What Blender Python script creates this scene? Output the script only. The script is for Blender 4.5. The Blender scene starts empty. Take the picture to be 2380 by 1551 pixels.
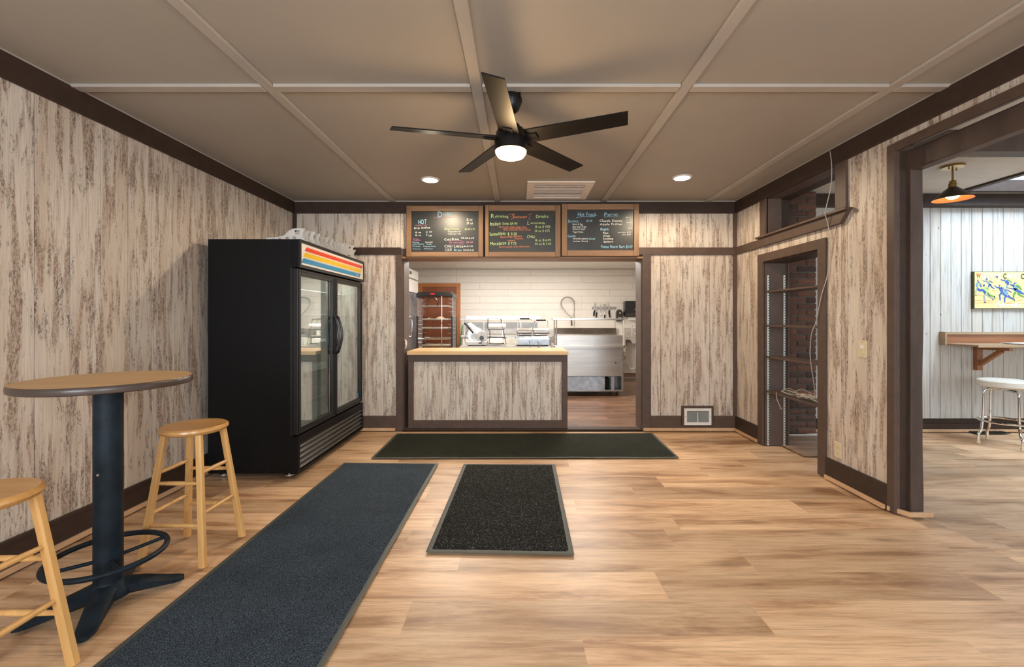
import bpy, math, random
from mathutils import Vector, Matrix, noise
random.seed(7)
PI = math.pi
F = 1024.0; CX = 1207.0; CY = 740.0; EYE = 1.27      # focal length and horizon measured on the 2380x1551 frame
SC = bpy.context.scene; COL = SC.collection

# ------------------------------------------------------------------ camera, world, light, exposure
cd = bpy.data.cameras.new('camera'); cam = bpy.data.objects.new('camera', cd); COL.objects.link(cam)
cam.location = (0, 0, EYE); cam.rotation_euler = (PI/2, 0, 0)
cd.sensor_width = 36; cd.lens = 36*F/2380; cd.shift_x = -(CX-1190)/2380; cd.shift_y = -(775.5-CY)/2380
cd.clip_start = .05; SC.camera = cam
SC.view_settings.view_transform = 'Standard'; SC.view_settings.look = 'None'
SC.view_settings.gamma = 1; SC.view_settings.use_curve_mapping = False
SC.view_settings.exposure = 0.30
W = bpy.data.worlds.new('sky'); SC.world = W; W.use_nodes = True
bg = W.node_tree.nodes['Background']; bg.inputs[0].default_value = (.72, .86, 1, 1); bg.inputs[1].default_value = 1.6

def light(name, kind, loc, power, col, size=None, sizey=None, rot=(0, 0, 0), **kw):
    l = bpy.data.lights.new(name, kind); l.energy = power; l.color = col
    if kind == 'AREA':
        l.shape = 'RECTANGLE'; l.size = size; l.size_y = sizey or size
    elif kind in ('POINT', 'SPOT'): l.shadow_soft_size = size
    for k, v in kw.items(): setattr(l, k, v)
    o = bpy.data.objects.new(name, l); COL.objects.link(o); o.location = loc; o.rotation_euler = rot
    return o
COOL = (.86, .93, 1.0); WARM = (1.0, .72, .44); KIT = (1.0, .91, .81)
# area lamps as daylight: invented windows behind the camera, unseen window at the side
light('window_daylight', 'AREA', (-1.35, -1.72, 1.45), 72, COOL, 1.5, 1.3, (PI/2, 0, 0))
light('window_daylight', 'AREA', (1.15, -1.72, 1.45), 72, COOL, 1.5, 1.3, (PI/2, 0, 0))
light('window_daylight', 'AREA', (4.9, -1.72, 1.5), 36, (.78, .9, 1), 1.9, 1.4, (PI/2, 0, 0))
light('window_daylight', 'AREA', (7.55, 1.9, 1.5), 17, (.78, .9, 1), 2.4, 1.3, (PI/2, 0, PI/2))
light('skylight_daylight', 'AREA', (5.6, 3.1, 4.0), 150, (.75, .88, 1), 1.5, 1.2, (.62, 0, 0))

# ------------------------------------------------------------------ materials
def srgb(r, g, b):
    f = lambda c: ((c/255+.055)/1.055)**2.4 if c > 10 else c/255/12.92
    return (f(r), f(g), f(b), 1)
class NT:
    def __init__(s, name):
        s.m = bpy.data.materials.new(name); s.m.use_nodes = True; s.t = s.m.node_tree; s.n = s.t.nodes
        s.b = s.n['Principled BSDF']; s.out = s.n['Material Output']
    def add(s, ty, **kw):
        n = s.n.new(ty)
        for k, v in kw.items(): setattr(n, k, v)
        return n
    def link(s, a, b): s.t.links.new(a, b)
    def coords(s, scale=(1, 1, 1), rnd=False):
        tc = s.add('ShaderNodeTexCoord'); v = tc.outputs['Object']
        if rnd:
            oi = s.add('ShaderNodeObjectInfo'); mu = s.add('ShaderNodeMath', operation='MULTIPLY'); mu.inputs[1].default_value = 60
            s.link(oi.outputs['Random'], mu.inputs[0])
            a = s.add('ShaderNodeVectorMath', operation='ADD'); s.link(v, a.inputs[0]); s.link(mu.outputs[0], a.inputs[1]); v = a.outputs[0]
        mp = s.add('ShaderNodeMapping'); mp.inputs['Scale'].default_value = scale; s.link(v, mp.inputs[0]); return mp.outputs[0]
    def noise(s, v, scale=1, detail=3, rough=.55, dist=0):
        n = s.add('ShaderNodeTexNoise'); n.inputs['Scale'].default_value = scale; n.inputs['Detail'].default_value = detail
        n.inputs['Roughness'].default_value = rough; n.inputs['Distortion'].default_value = dist; s.link(v, n.inputs['Vector']); return n.outputs['Fac']
    def ramp(s, f, stops):
        r = s.add('ShaderNodeValToRGB'); e = r.color_ramp.elements
        while len(e) < len(stops): e.new(.5)
        for i, (p, c) in enumerate(stops):
            e[i].position = p; e[i].color = c if len(c) == 4 else (*c, 1)
        s.link(f, r.inputs[0]); return r.outputs[0]
    def mask(s, f, a, b):
        m = s.add('ShaderNodeMapRange'); m.inputs[1].default_value = a; m.inputs[2].default_value = b; s.link(f, m.inputs[0]); return m.outputs[0]
    def mul(s, a, b, op='MULTIPLY'):
        m = s.add('ShaderNodeMath', operation=op)
        for i, x in enumerate((a, b)):
            if isinstance(x, (int, float)): m.inputs[i].default_value = x
            else: s.link(x, m.inputs[i])
        return m.outputs[0]
    def mix(s, f, a, b, mode='MIX'):
        m = s.add('ShaderNodeMix', data_type='RGBA', blend_type=mode)
        if isinstance(f, (int, float)): m.inputs[0].default_value = f
        else: s.link(f, m.inputs[0])
        for i, x in ((6, a), (7, b)):
            if isinstance(x, tuple): m.inputs[i].default_value = x if len(x) == 4 else (*x, 1)
            else: s.link(x, m.inputs[i])
        return m.outputs[2]
    def bump(s, h, strength=.3, dist=.002):
        b = s.add('ShaderNodeBump'); b.inputs['Strength'].default_value = strength; b.inputs['Distance'].default_value = dist
        s.link(h, b.inputs['Height']); s.link(b.outputs[0], s.b.inputs['Normal'])
    def done(s, col=None, rough=.5, metal=0, spec=None):
        if col is not None:
            if isinstance(col, tuple): s.b.inputs['Base Color'].default_value = col if len(col) == 4 else (*col, 1)
            else: s.link(col, s.b.inputs['Base Color'])
        if isinstance(rough, (int, float)): s.b.inputs['Roughness'].default_value = rough
        else: s.link(rough, s.b.inputs['Roughness'])
        s.b.inputs['Metallic'].default_value = metal
        if spec is not None: s.b.inputs['Specular IOR Level'].default_value = spec
        return s.m
def paint(name, col, rough=.5, metal=0, var=.12, scale=8, bump=0, spec=None, stretch=(1, 1, 1)):
    s = NT(name); v = s.coords(stretch); f = s.noise(v, scale, 4)
    c = col if len(col) == 4 else (*col, 1)
    dk = tuple(x*(1-var) for x in c[:3])+(1,); lt = tuple(min(1, x*(1+var)) for x in c[:3])+(1,)
    if bump: s.bump(s.noise(v, scale*12, 3), bump, .002)
    return s.done(s.ramp(f, [(.3, dk), (.7, lt)]), rough, metal, spec)
def glow(name, col, strength):
    s = NT(name); s.b.inputs['Base Color'].default_value = (*col, 1)
    s.b.inputs['Emission Color'].default_value = (*col, 1); s.b.inputs['Emission Strength'].default_value = strength; return s.m
def pane(name, tint, refl, rough=.02, fres=True):
    s = NT(name); s.n.remove(s.b); tr = s.add('ShaderNodeBsdfTransparent'); tr.inputs[0].default_value = (*tint, 1)
    gl = s.add('ShaderNodeBsdfGlossy'); gl.inputs['Roughness'].default_value = rough
    lw = s.add('ShaderNodeLayerWeight'); lw.inputs[0].default_value = .5; mr = s.add('ShaderNodeMapRange'); mr.inputs[3].default_value = refl; mr.inputs[4].default_value = .9; s.link(lw.outputs['Facing'], mr.inputs[0])
    mx = s.add('ShaderNodeMixShader'); s.link(mr.outputs[0], mx.inputs[0]); s.link(tr.outputs[0], mx.inputs[1]); s.link(gl.outputs[0], mx.inputs[2])
    s.link(mx.outputs[0], s.out.inputs[0]); return s.m

def distressed():
    # whitewashed timber-print panelling: local X across the board, local Z along the grain
    s = NT('distressed_whitewash')
    big = s.noise(s.coords((7, 1, .8), True), 1, 3, .6)
    strk = s.noise(s.coords((21, 1, 2.1), True), 1, 4, .6, .25)
    strk2 = s.noise(s.coords((27, 1, 3.8), True), 1.3, 4, .62, .3)
    grain = s.noise(s.coords((190, 1, 4), True), 1, 4, .65)
    fleck = s.noise(s.coords((150, 1, 44), True), 1, 5, .8, .8)
    scr = s.noise(s.coords((75, 1, 16), True), 1, 5, .75, 2.2)
    base = s.ramp(grain, [(.28, (.43, .36, .30)), (.48, (.62, .55, .475)), (.75, (.73, .665, .585))])
    tint = s.mix(s.mul(s.mask(big, .40, .62), .5), base, (.52, .40, .30))
    wash = s.mul(s.mask(strk, .50, .60), s.mask(grain, .25, .6))
    c = s.mix(s.mul(wash, .55), tint, (.27, .165, .11))
    m1 = s.mul(s.mask(strk, .50, .59), s.mask(fleck, .485, .54))
    c = s.mix(s.mul(m1, .76), c, (.150, .082, .052))
    m2 = s.mul(s.mask(strk2, .545, .62), s.mask(fleck, .485, .545))
    c = s.mix(s.mul(m2, .80), c, (.085, .068, .054))
    m3 = s.mul(s.mask(scr, .60, .66), s.mask(strk2, .38, .55))
    c = s.mix(s.mul(m3, .65), c, (.10, .075, .058))
    s.bump(grain, .10, .001)
    return s.done(c, .55)
def whitewash():
    s = NT('whitewashed_boards')
    g = s.noise(s.coords((55, 1, 2.4), True), 1, 5, .6, .4); b = s.noise(s.coords((6, 1, .8), True), 1, 3)
    k = s.add('ShaderNodeTexVoronoi'); k.inputs['Scale'].default_value = 1; s.link(s.coords((9, 1, 3.0), True), k.inputs['Vector'])
    c = s.ramp(g, [(.25, (.27, .24, .20)), (.5, (.50, .485, .45)), (.8, (.57, .56, .54))])
    c = s.mix(s.mul(s.mask(b, .45, .7), .55), c, (.52, .46, .37))
    c = s.mix(s.mask(k.outputs['Distance'], .055, .03), c, (.10, .06, .035))
    s.bump(g, .2, .001); return s.done(c, .6)
def floorwood(name, a, b, c_, rough=.36):
    # local X along the plank
    s = NT(name)
    oi = s.add('ShaderNodeObjectInfo')
    big = s.noise(s.coords((1.1, 6.5, 1), True), 1, 5, .62, .5)
    gr = s.noise(s.coords((5, 190, 1), True), 1, 5, .7); md = s.noise(s.coords((2.6, 48, 1), True), 1, 5, .7, .8)
    ring = s.noise(s.coords((1.6, 16, 1), True), 1, 3, .5, 3.0)
    wv = s.add('ShaderNodeMath', operation='FRACT'); s.link(s.mul(ring, 14), wv.inputs[0])
    kn = s.add('ShaderNodeTexVoronoi'); kn.inputs['Scale'].default_value = 1; s.link(s.coords((1.5, 4.5, 1), True), kn.inputs['Vector'])
    base = s.ramp(big, [(.34, c_), (.45, b), (.55, a), (.72, tuple(min(1, x*1.13) for x in a[:3]))])
    c = s.mix(s.mul(s.mask(gr, .42, .68), .34), base, c_)
    c = s.mix(s.mul(s.mul(s.mask(wv.outputs[0], .55, 1), s.mask(big, .58, .44)), .30), c, c_)
    kd = kn.outputs['Distance']
    c = s.mix(s.mul(s.mask(kd, .20, .02), .60), c, tuple(x*.55 for x in c_[:3]))
    c = s.mix(s.mul(s.mask(md, .50, .62), .42), c, c_)
    c = s.mix(s.mul(s.mask(md, .46, .34), .30), c, tuple(min(1, x*1.25) for x in a[:3]))
    hs = s.add('ShaderNodeHueSaturation'); s.link(c, hs.inputs['Color'])
    s.link(s.mask(s.mul(oi.outputs['Random'], 7.31, 'MULTIPLY'), 0, 7.31), hs.inputs['Fac'])
    mr = s.add('ShaderNodeMapRange'); mr.inputs[3].default_value = .76; mr.inputs[4].default_value = 1.14; s.link(oi.outputs['Random'], mr.inputs[0]); s.link(mr.outputs[0], hs.inputs['Value'])
    hs.inputs['Fac'].default_value = 1
    for l in list(s.t.links):
        if l.to_socket == hs.inputs['Fac']: s.t.links.remove(l)
    s.bump(gr, .10, .0006)
    r = s.add('ShaderNodeMapRange'); r.inputs[3].default_value = rough-.05; r.inputs[4].default_value = rough+.12; s.link(gr, r.inputs[0])
    return s.done(hs.outputs[0], r.outputs[0])
def wood(name, a, b, axis=0, rough=.45, sc=1.0):
    s = NT(name); st = [45*sc]*3; st[axis] = 2.6*sc
    g = s.noise(s.coords(tuple(st)), 1, 4, .6, .5); s2 = [7*sc]*3; s2[axis] = .8*sc; h = s.noise(s.coords(tuple(s2)), 1, 3, .5, 1)
    c = s.mix(.45, s.ramp(g, [(.3, b), (.7, a)]), s.ramp(h, [(.3, b), (.65, a)])); s.bump(g, .1, .001)
    return s.done(c, rough)
def carpet(name, dk, lt, sc, thr=.6):
    s = NT(name); v = s.coords(); n = s.noise(v, sc, 3, .7); p = s.noise(v, 3, 3)
    c = s.mix(s.mask(n, thr-.06, thr+.09), dk, lt); c = s.mix(s.mul(s.mask(p, .45, .7), .25), c, tuple(x*.5 for x in dk))
    s.bump(n, 1.0, .006); return s.done(c, .95, 0, .15)

M = {}
M['dist'] = distressed(); M['whitew'] = whitewash()
M['floor'] = floorwood('oak_vinyl_plank', (.76, .515, .315), (.64, .40, .225), (.36, .195, .098))
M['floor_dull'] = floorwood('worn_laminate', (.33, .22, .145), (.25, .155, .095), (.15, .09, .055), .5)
M['kfloor'] = floorwood('brown_kitchen_plank', (.21, .115, .068), (.15, .080, .047), (.085, .044, .026), .3)
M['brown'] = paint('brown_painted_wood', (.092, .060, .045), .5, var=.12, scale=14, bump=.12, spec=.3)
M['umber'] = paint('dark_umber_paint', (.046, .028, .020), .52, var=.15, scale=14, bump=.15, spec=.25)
M['post'] = paint('rough_brown_timber', (.078, .053, .042), .52, spec=.3, var=.25, scale=9, bump=.5, stretch=(1, 1, .25))
M['ceil'] = paint('taupe_ceiling', (.372, .333, .282), .5, var=.03, scale=2, spec=.35)
M['batten'] = paint('taupe_batten', (.43, .385, .335), .4, var=.04, scale=5)
M['rceil'] = paint('offwhite_ceiling', (.62, .59, .55), .7, var=.05)
M['bluewood'] = paint('pale_blue_boards', (.62, .70, .78), .7, var=.12, stretch=(1, 1, 8))
M['quarter'] = wood('light_quarter_round', (.68, .44, .26), (.50, .30, .16), 1, .4)
M['black'] = paint('black_vinyl_steel', (.0050, .0052, .0058), .5, var=.2, scale=30, spec=.18)
M['black2'] = paint('black_door_frame', (.014, .014, .0145), .35, var=.1, spec=.35)
M['slat'] = paint('grey_black_louvre', (.10, .094, .085), .35, .3, var=.1)
M['dark'] = paint('dark_void', (.008, .008, .008), .8)
M['fwhite'] = paint('fridge_liner_white', (.62, .62, .60), .4, var=.04)
M['signwhite'] = paint('sign_white', (.80, .77, .72), .3, var=.02)
M['red'] = paint('red_print', (.72, .06, .02), .35, var=.04)
M['yellow'] = paint('yellow_print', (.80, .52, .02), .35, var=.04)
M['blue'] = paint('blue_print', (.02, .25, .50), .35, var=.04)
M['glass'] = pane('cooler_glass', (.90, .95, .91), .13)
M['winglass'] = pane('window_glass', (.95, .97, .97), .04)
s = NT('frosted_plastic'); M['frost'] = s.done((.86, .85, .82), .35); s.b.inputs['Transmission Weight'].default_value = .45; s.b.inputs['Roughness'].default_value = .5
M['laminate'] = wood('oak_laminate_top', (.66, .42, .19), (.53, .32, .135), 0, .42)
M['edge'] = paint('brown_rubber_edge', (.065, .045, .037), .3, var=.1)
M['castiron'] = paint('blue_black_cast_iron', (.008, .016, .024), .5, var=.35, scale=18, bump=.1, spec=.22)
M['stool'] = wood('honey_stool_wood', (.76, .45, .17), (.58, .31, .10), 2, .3)
M['stoolseat'] = wood('honey_stool_seat', (.66, .36, .12), (.50, .25, .075), 0, .26)
M['matblue'] = carpet('blue_black_mat_pile', (.013, .020, .029), (.115, .15, .19), 260, .52)
M['matgreen'] = carpet('green_black_mat_pile', (.019, .022, .016), (.068, .072, .054), 240, .55)
M['matblack'] = carpet('black_speckled_pile', (.008, .009, .0085), (.32, .33, .31), 170, .62)
M['rubber'] = paint('grey_green_rubber', (.065, .070, .058), .6, var=.1)
M['fanblack'] = paint('matte_black_fan', (.007, .006, .0055), .35, var=.1, spec=.3)
M['fanblade'] = paint('black_fan_blade', (.006, .005, .0045), .45, var=.2, spec=.22)
M['fanlight'] = glow('lit_fan_lens', (1, .74, .42), 2.8)
M['canlight'] = glow('lit_downlight', (1, .90, .72), 26)
M['bulb'] = glow('lit_bulb', (1, .66, .28), 9)
M['kitlight'] = glow('lit_kitchen_diffuser', (1, .90, .76), 6)  # glow of the added, unseen kitchen fixtures
M['white'] = paint('white_enamel', (.74, .72, .68), .4, var=.03)
M['ventwhite'] = paint('cream_vent', (.80, .73, .66), .5, var=.04)
M['grille'] = paint('grey_register', (.42, .44, .42), .4, .2)
M['frame'] = wood('golden_brown_frame', (.32, .175, .08), (.15, .075, .032), 0, .45)
M['framev'] = wood('golden_brown_stile', (.30, .165, .075), (.14, .07, .03), 2, .45)
M['chalkboard'] = paint('chalkboard_slate', (.020, .021, .019), .33, var=.3, scale=5)
M['butcher'] = wood('butcher_block', (.74, .48, .22), (.60, .36, .14), 0, .3)
M['c_white'] = paint('chalk_white', (.82, .84, .78), .9, var=.1, scale=300)
M['c_blue'] = paint('chalk_blue', (.34, .62, .78), .9, var=.1, scale=300)
M['c_green'] = paint('chalk_green', (.55, .74, .28), .9, var=.1, scale=300)
M['c_orange'] = paint('chalk_orange', (.85, .27, .12), .9, var=.1, scale=300)
M['c_pink'] = paint('chalk_pink', (.62, .22, .36), .9, var=.1, scale=300)
M['shiplap'] = paint('white_shiplap', (.80, .755, .69), .42, var=.025)
M['steel'] = paint('brushed_steel', (.64, .62, .59), .36, 1, var=.08, stretch=(.3, 6, 6))
M['steeld'] = paint('dull_steel', (.44, .43, .41), .42, 1, var=.15)
M['galv'] = paint('galvanised_sheet', (.42, .47, .52), .42, .8, var=.25, scale=14)
M['alu'] = paint('cast_aluminium', (.36, .35, .335), .42, .35, var=.12, scale=20)
M['chrome'] = paint('chrome', (.78, .77, .75), .08, 1, var=.02)
M['doorwood'] = wood('orange_brown_door', (.56, .22, .065), (.44, .15, .04), 2, .35)
M['doorpan'] = wood('red_brown_panel', (.30, .10, .045), (.23, .072, .03), 2, .35)
M['plastic_black'] = paint('black_plastic', (.012, .012, .012), .3)
M['pan'] = paint('aluminium_pan', (.50, .45, .38), .35, .9)
M['paper'] = paint('paper_white', (.80, .78, .74), .8, var=.04)
M['parch'] = paint('brown_parchment', (.62, .46, .27), .7, var=.15)
M['ivory'] = paint('ivory_plate', (.66, .57, .38), .35, var=.03)
M['ivoryd'] = paint('ivory_slot', (.24, .19, .11), .5)
M['cable'] = paint('cream_cable', (.42, .37, .30), .5)
M['cabled'] = paint('dark_cable', (.04, .04, .04), .5)
M['standard'] = paint('white_shelf_standard', (.60, .62, .58), .35, .3)
M['mortar'] = paint('grey_mortar', (.115, .115, .100), .9, var=.3, scale=30, bump=.6)
s = NT('rough_brick'); oi = s.add('ShaderNodeObjectInfo')
v = s.coords((1, 1, 1), True); n1 = s.noise(v, 60, 4, .7)
c = s.ramp(oi.outputs['Random'], [(0, (.060, .035, .026)), (.3, (.12, .060, .040)), (.6, (.17, .075, .045)), (.85, (.085, .055, .040)), (1, (.24, .095, .055))])
s.bump(n1, 1, .006); M['brick'] = s.done(s.mix(s.mul(s.mask(n1, .4, .7), .4), c, (.03, .02, .015)), .85)
M['brass'] = paint('aged_brass', (.42, .27, .10), .3, 1, var=.1)
M['shade'] = paint('olive_bronze_shade', (.052, .046, .034), .35, .6)
M['shadein'] = paint('copper_shade_lining', (.26, .12, .05), .5)
M['redwood'] = wood('redwood_bracket', (.34, .13, .045), (.20, .07, .025), 0, .4)
M['oldwood'] = wood('weathered_board', (.42, .29, .17), (.25, .16, .09), 0, .6)
M['vinylwhite'] = paint('cream_vinyl', (.78, .75, .66), .35, var=.03)
M['signyellow'] = paint('poster_yellow', (.72, .60, .26), .5, var=.06, scale=5)
M['p_blue'] = paint('poster_blue', (.04, .11, .36), .5); M['p_teal'] = paint('poster_grey_blue', (.16, .30, .40), .5)
M['p_green'] = paint('poster_green', (.10, .30, .05), .5); M['p_lime'] = paint('poster_lime', (.36, .56, .18), .5)
M['p_red'] = paint('poster_red', (.62, .16, .04), .5); M['p_white'] = paint('poster_white', (.85, .85, .84), .5)
M['p_dark'] = paint('poster_dark', (.05, .06, .03), .5); M['p_skin'] = paint('poster_skin', (.55, .22, .14), .5); M['p_grey'] = paint('poster_grey', (.28, .30, .28), .5)
M['logo_red'] = paint('red_badge', (.50, .01, .02), .3); M['green'] = paint('green_handle', (.03, .25, .06), .4)
M['card'] = paint('printed_white_carton', (.66, .62, .54), .7, var=.05)
M['soap'] = paint('smoked_plastic', (.03, .024, .02), .2)

# ------------------------------------------------------------------ builders
class MB:
    def __init__(s): s.v = []; s.f = []; s.smooth = False
    def _add(s, vs, fs):
        o = len(s.v); s.v += [tuple(p) for p in vs]; s.f += [tuple(i+o for i in f) for f in fs]; return s
    def box(s, x0, x1, y0, y1, z0, z1, c=0):
        if x0 > x1: x0, x1 = x1, x0
        if y0 > y1: y0, y1 = y1, y0
        if z0 > z1: z0, z1 = z1, z0
        if c:
            c = min(c, (x1-x0)*.4, (y1-y0)*.4, (z1-z0)*.4); vs = []; idx = {}
            for i, (X, sx) in enumerate(((x0, 1), (x1, -1))):
                for j, (Y, sy) in enumerate(((y0, 1), (y1, -1))):
                    for k, (Z, sz) in enumerate(((z0, 1), (z1, -1))):
                        idx[i, j, k] = len(vs); vs += [(X, Y+sy*c, Z+sz*c), (X+sx*c, Y, Z+sz*c), (X+sx*c, Y+sy*c, Z)]
            fs = []
            for i in (0, 1): fs.append([idx[i, 0, 0], idx[i, 0, 1], idx[i, 1, 1], idx[i, 1, 0]][::(1 if i == 0 else -1)])
            for j in (0, 1): fs.append([idx[0, j, 0]+1, idx[1, j, 0]+1, idx[1, j, 1]+1, idx[0, j, 1]+1][::(1 if j == 0 else -1)])
            for k in (0, 1): fs.append([idx[0, 0, k]+2, idx[0, 1, k]+2, idx[1, 1, k]+2, idx[1, 0, k]+2][::(1 if k == 0 else -1)])
            for j in (0, 1):
                for k in (0, 1): fs.append([idx[0, j, k]+1, idx[1, j, k]+1, idx[1, j, k]+2, idx[0, j, k]+2])
            for i in (0, 1):
                for k in (0, 1): fs.append([idx[i, 0, k], idx[i, 1, k], idx[i, 1, k]+2, idx[i, 0, k]+2])
            for i in (0, 1):
                for j in (0, 1): fs.append([idx[i, j, 0], idx[i, j, 1], idx[i, j, 1]+1, idx[i, j, 0]+1])
            for q in idx.values(): fs.append([q, q+1, q+2])
            s.fix = True
            return s._add(vs, fs)
        return s._add([(x0, y0, z0), (x1, y0, z0), (x1, y1, z0), (x0, y1, z0), (x0, y0, z1), (x1, y0, z1), (x1, y1, z1), (x0, y1, z1)],
                      [(0, 3, 2, 1), (4, 5, 6, 7), (0, 1, 5, 4), (1, 2, 6, 5), (2, 3, 7, 6), (3, 0, 4, 7)])
    def lathe(s, prof, c=(0, 0, 0), n=32, axis='z'):
        vs = []; fs = []
        for r, h in prof:
            for k in range(n):
                a = 2*PI*k/n; x, y = r*math.cos(a), r*math.sin(a)
                p = {'z': (x, y, h), 'y': (x, h, y), 'x': (h, x, y)}[axis]; vs.append((p[0]+c[0], p[1]+c[1], p[2]+c[2]))
        for i in range(len(prof)-1):
            for k in range(n): fs.append((i*n+k, i*n+(k+1) % n, (i+1)*n+(k+1) % n, (i+1)*n+k))
        if prof[0][0] > 1e-6: fs.append(tuple(range(n))[::-1])
        if prof[-1][0] > 1e-6: fs.append(tuple(range((len(prof)-1)*n, len(prof)*n)))
        s.smooth = True; s.fix = True; return s._add(vs, fs)
    def tube(s, pts, r, n=8, closed=False, cap=True):
        pts = [Vector(p) for p in pts]; rs = r if isinstance(r, (list, tuple)) else [r]*len(pts); vs = []; fs = []; m = len(pts); up = None
        for i, p in enumerate(pts):
            if closed: t = pts[(i+1) % m]-pts[i-1]
            else: t = pts[min(i+1, m-1)]-pts[max(i-1, 0)]
            t.normalize()
            if up is None: up = Vector((0, 0, 1)) if abs(t.z) < .9 else Vector((1, 0, 0))
            u = t.cross(up)
            if u.length < 1e-4: u = t.cross(Vector((0, 1, 0)))
            u.normalize(); w = u.cross(t).normalized(); up = w
            for k in range(n):
                a = 2*PI*k/n; q = p+(u*math.cos(a)+w*math.sin(a))*rs[i]; vs.append(tuple(q))
        for i in range(m if closed else m-1):
            j = (i+1) % m
            for k in range(n): fs.append((i*n+k, i*n+(k+1) % n, j*n+(k+1) % n, j*n+k))
        if cap and not closed: fs.append(tuple(range(n))[::-1]); fs.append(tuple(range((m-1)*n, m*n)))
        s.smooth = True; s.fix = True; return s._add(vs, fs)
    def rod(s, a, b, r, r2=None, n=8): return s.tube([a, b], [r, r if r2 is None else r2], n)
    def bar(s, a, b, w, d, up=(0, 0, 1), w2=None, d2=None):   # square-section bar from a to b
        a = Vector(a); b = Vector(b); t = (b-a).normalized(); u = t.cross(Vector(up))
        if u.length < 1e-4: u = t.cross(Vector((0, 1, 0)))
        u.normalize(); v = u.cross(t); vs = []
        for p, ww, dd in ((a, w, d), (b, w2 or w, d2 or d)):
            for sx, sy in ((-1, -1), (1, -1), (1, 1), (-1, 1)): vs.append(tuple(p+u*sx*ww/2+v*sy*dd/2))
        s.fix = True
        return s._add(vs, [(0, 3, 2, 1), (4, 5, 6, 7), (0, 1, 5, 4), (1, 2, 6, 5), (2, 3, 7, 6), (3, 0, 4, 7)])
    def prism(s, poly, a, b, axis):   # polygon extruded along an axis: poly is (u,v) in the two other axes, in order
        f = {'x': lambda p, h: (h, p[0], p[1]), 'y': lambda p, h: (p[0], h, p[1]), 'z': lambda p, h: (p[0], p[1], h)}[axis]
        n = len(poly); vs = [f(p, a) for p in poly]+[f(p, b) for p in poly]
        fs = [tuple(range(n))[::-1], tuple(range(n, 2*n))]+[(i, (i+1) % n, (i+1) % n+n, i+n) for i in range(n)]
        s.fix = True; return s._add(vs, fs)
    def mesh(s, name, mat):
        me = bpy.data.meshes.new(name); me.from_pydata(s.v, [], s.f); me.update()
        if getattr(s, 'fix', False):
            import bmesh
            bm = bmesh.new(); bm.from_mesh(me); bmesh.ops.recalc_face_normals(bm, faces=bm.faces); bm.to_mesh(me); bm.free()
        if mat: me.materials.append(mat)
        if s.smooth:
            me.polygons.foreach_set('use_smooth', [True]*len(me.polygons)); me.set_sharp_from_angle(angle=math.radians(38))
        return me
    def build(s, name, mat, parent=None, label=None, bevel=0):
        o = bpy.data.objects.new(name, s.mesh(name, M[mat] if isinstance(mat, str) else mat)); COL.objects.link(o)
        if parent is not None: attach(o, parent)
        if label: o['label'] = label
        if bevel:
            b = o.modifiers.new('bevel', 'BEVEL'); b.width = bevel; b.segments = 2; b.limit_method = 'ANGLE'; b.angle_limit = math.radians(50)
        return o
def world_of(o):
    m = o.matrix_basis.copy()
    if o.parent: m = world_of(o.parent) @ o.matrix_parent_inverse @ m
    return m
def attach(o, p):
    o.parent = p; o.matrix_parent_inverse = world_of(p).inverted()
def tag(o, label=None, cat=None, group=None, kind=None):
    if label: o['label'] = label
    if cat: o['category'] = cat
    if group: o['group'] = group
    if kind: o['kind'] = kind
    return o
def thing(name, loc, label, cat, group=None):
    o = bpy.data.objects.new(name, None); COL.objects.link(o); o.location = loc; o.empty_display_size = .1
    return tag(o, label, cat, group)
def struct(name, mb, mat, label=None, bevel=0):
    o = mb.build(name, mat, bevel=bevel); o['kind'] = 'structure'
    if label: o['label'] = label
    return o
def copy_tree(o, parent=None, loc=None, rot=None):
    c = o.copy(); COL.objects.link(c)
    if parent is not None:
        c.parent = parent; c.matrix_parent_inverse = o.matrix_parent_inverse.copy()
    if loc is not None: c.location = loc
    if rot is not None: c.rotation_euler = rot
    for ch in o.children: copy_tree(ch, c)
    return c
def B(): return MB()
def box(*a, c=0): return MB().box(*a, c=c)
def lin(a, b, n): return [a+(b-a)*i/(n-1) for i in range(n)]
def bez(p0, p1, p2, p3, n=12):
    p0, p1, p2, p3 = map(Vector, (p0, p1, p2, p3))
    return [((1-t)**3)*p0+3*((1-t)**2)*t*p1+3*(1-t)*t*t*p2+t**3*p3 for t in lin(0, 1, n)]
def smoothpath(pts, k=6):
    P = [Vector(p) for p in pts]; P = [P[0]]+P+[P[-1]]; out = []
    for i in range(1, len(P)-2):
        for j in range(k):
            t = j/k; a, b, c, d = P[i-1:i+3]
            out.append(.5*((2*b)+(-a+c)*t+(2*a-5*b+4*c-d)*t*t+(-a+3*b-3*c+d)*t**3))
    out.append(P[-2]); return out
def text_into(mb, s, org, u, v, size, shear=0, sx=1.0, thick=.0012, bold=0.0):
    cu = bpy.data.curves.new('t', 'FONT'); cu.body = s; cu.size = size; cu.shear = shear; cu.resolution_u = 2; cu.offset = bold
    o = bpy.data.objects.new('t', cu); me = bpy.data.meshes.new_from_object(o)
    u = Vector(u).normalized(); v = Vector(v).normalized(); w = u.cross(v); org = Vector(org)
    pts = [tuple(org+u*(p.co.x*sx)+v*p.co.y+w*thick) for p in me.vertices]
    mb._add(pts, [tuple(p.vertices) for p in me.polygons])
    bpy.data.objects.remove(o); bpy.data.curves.remove(cu); bpy.data.meshes.remove(me)
_pl = {}
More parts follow.
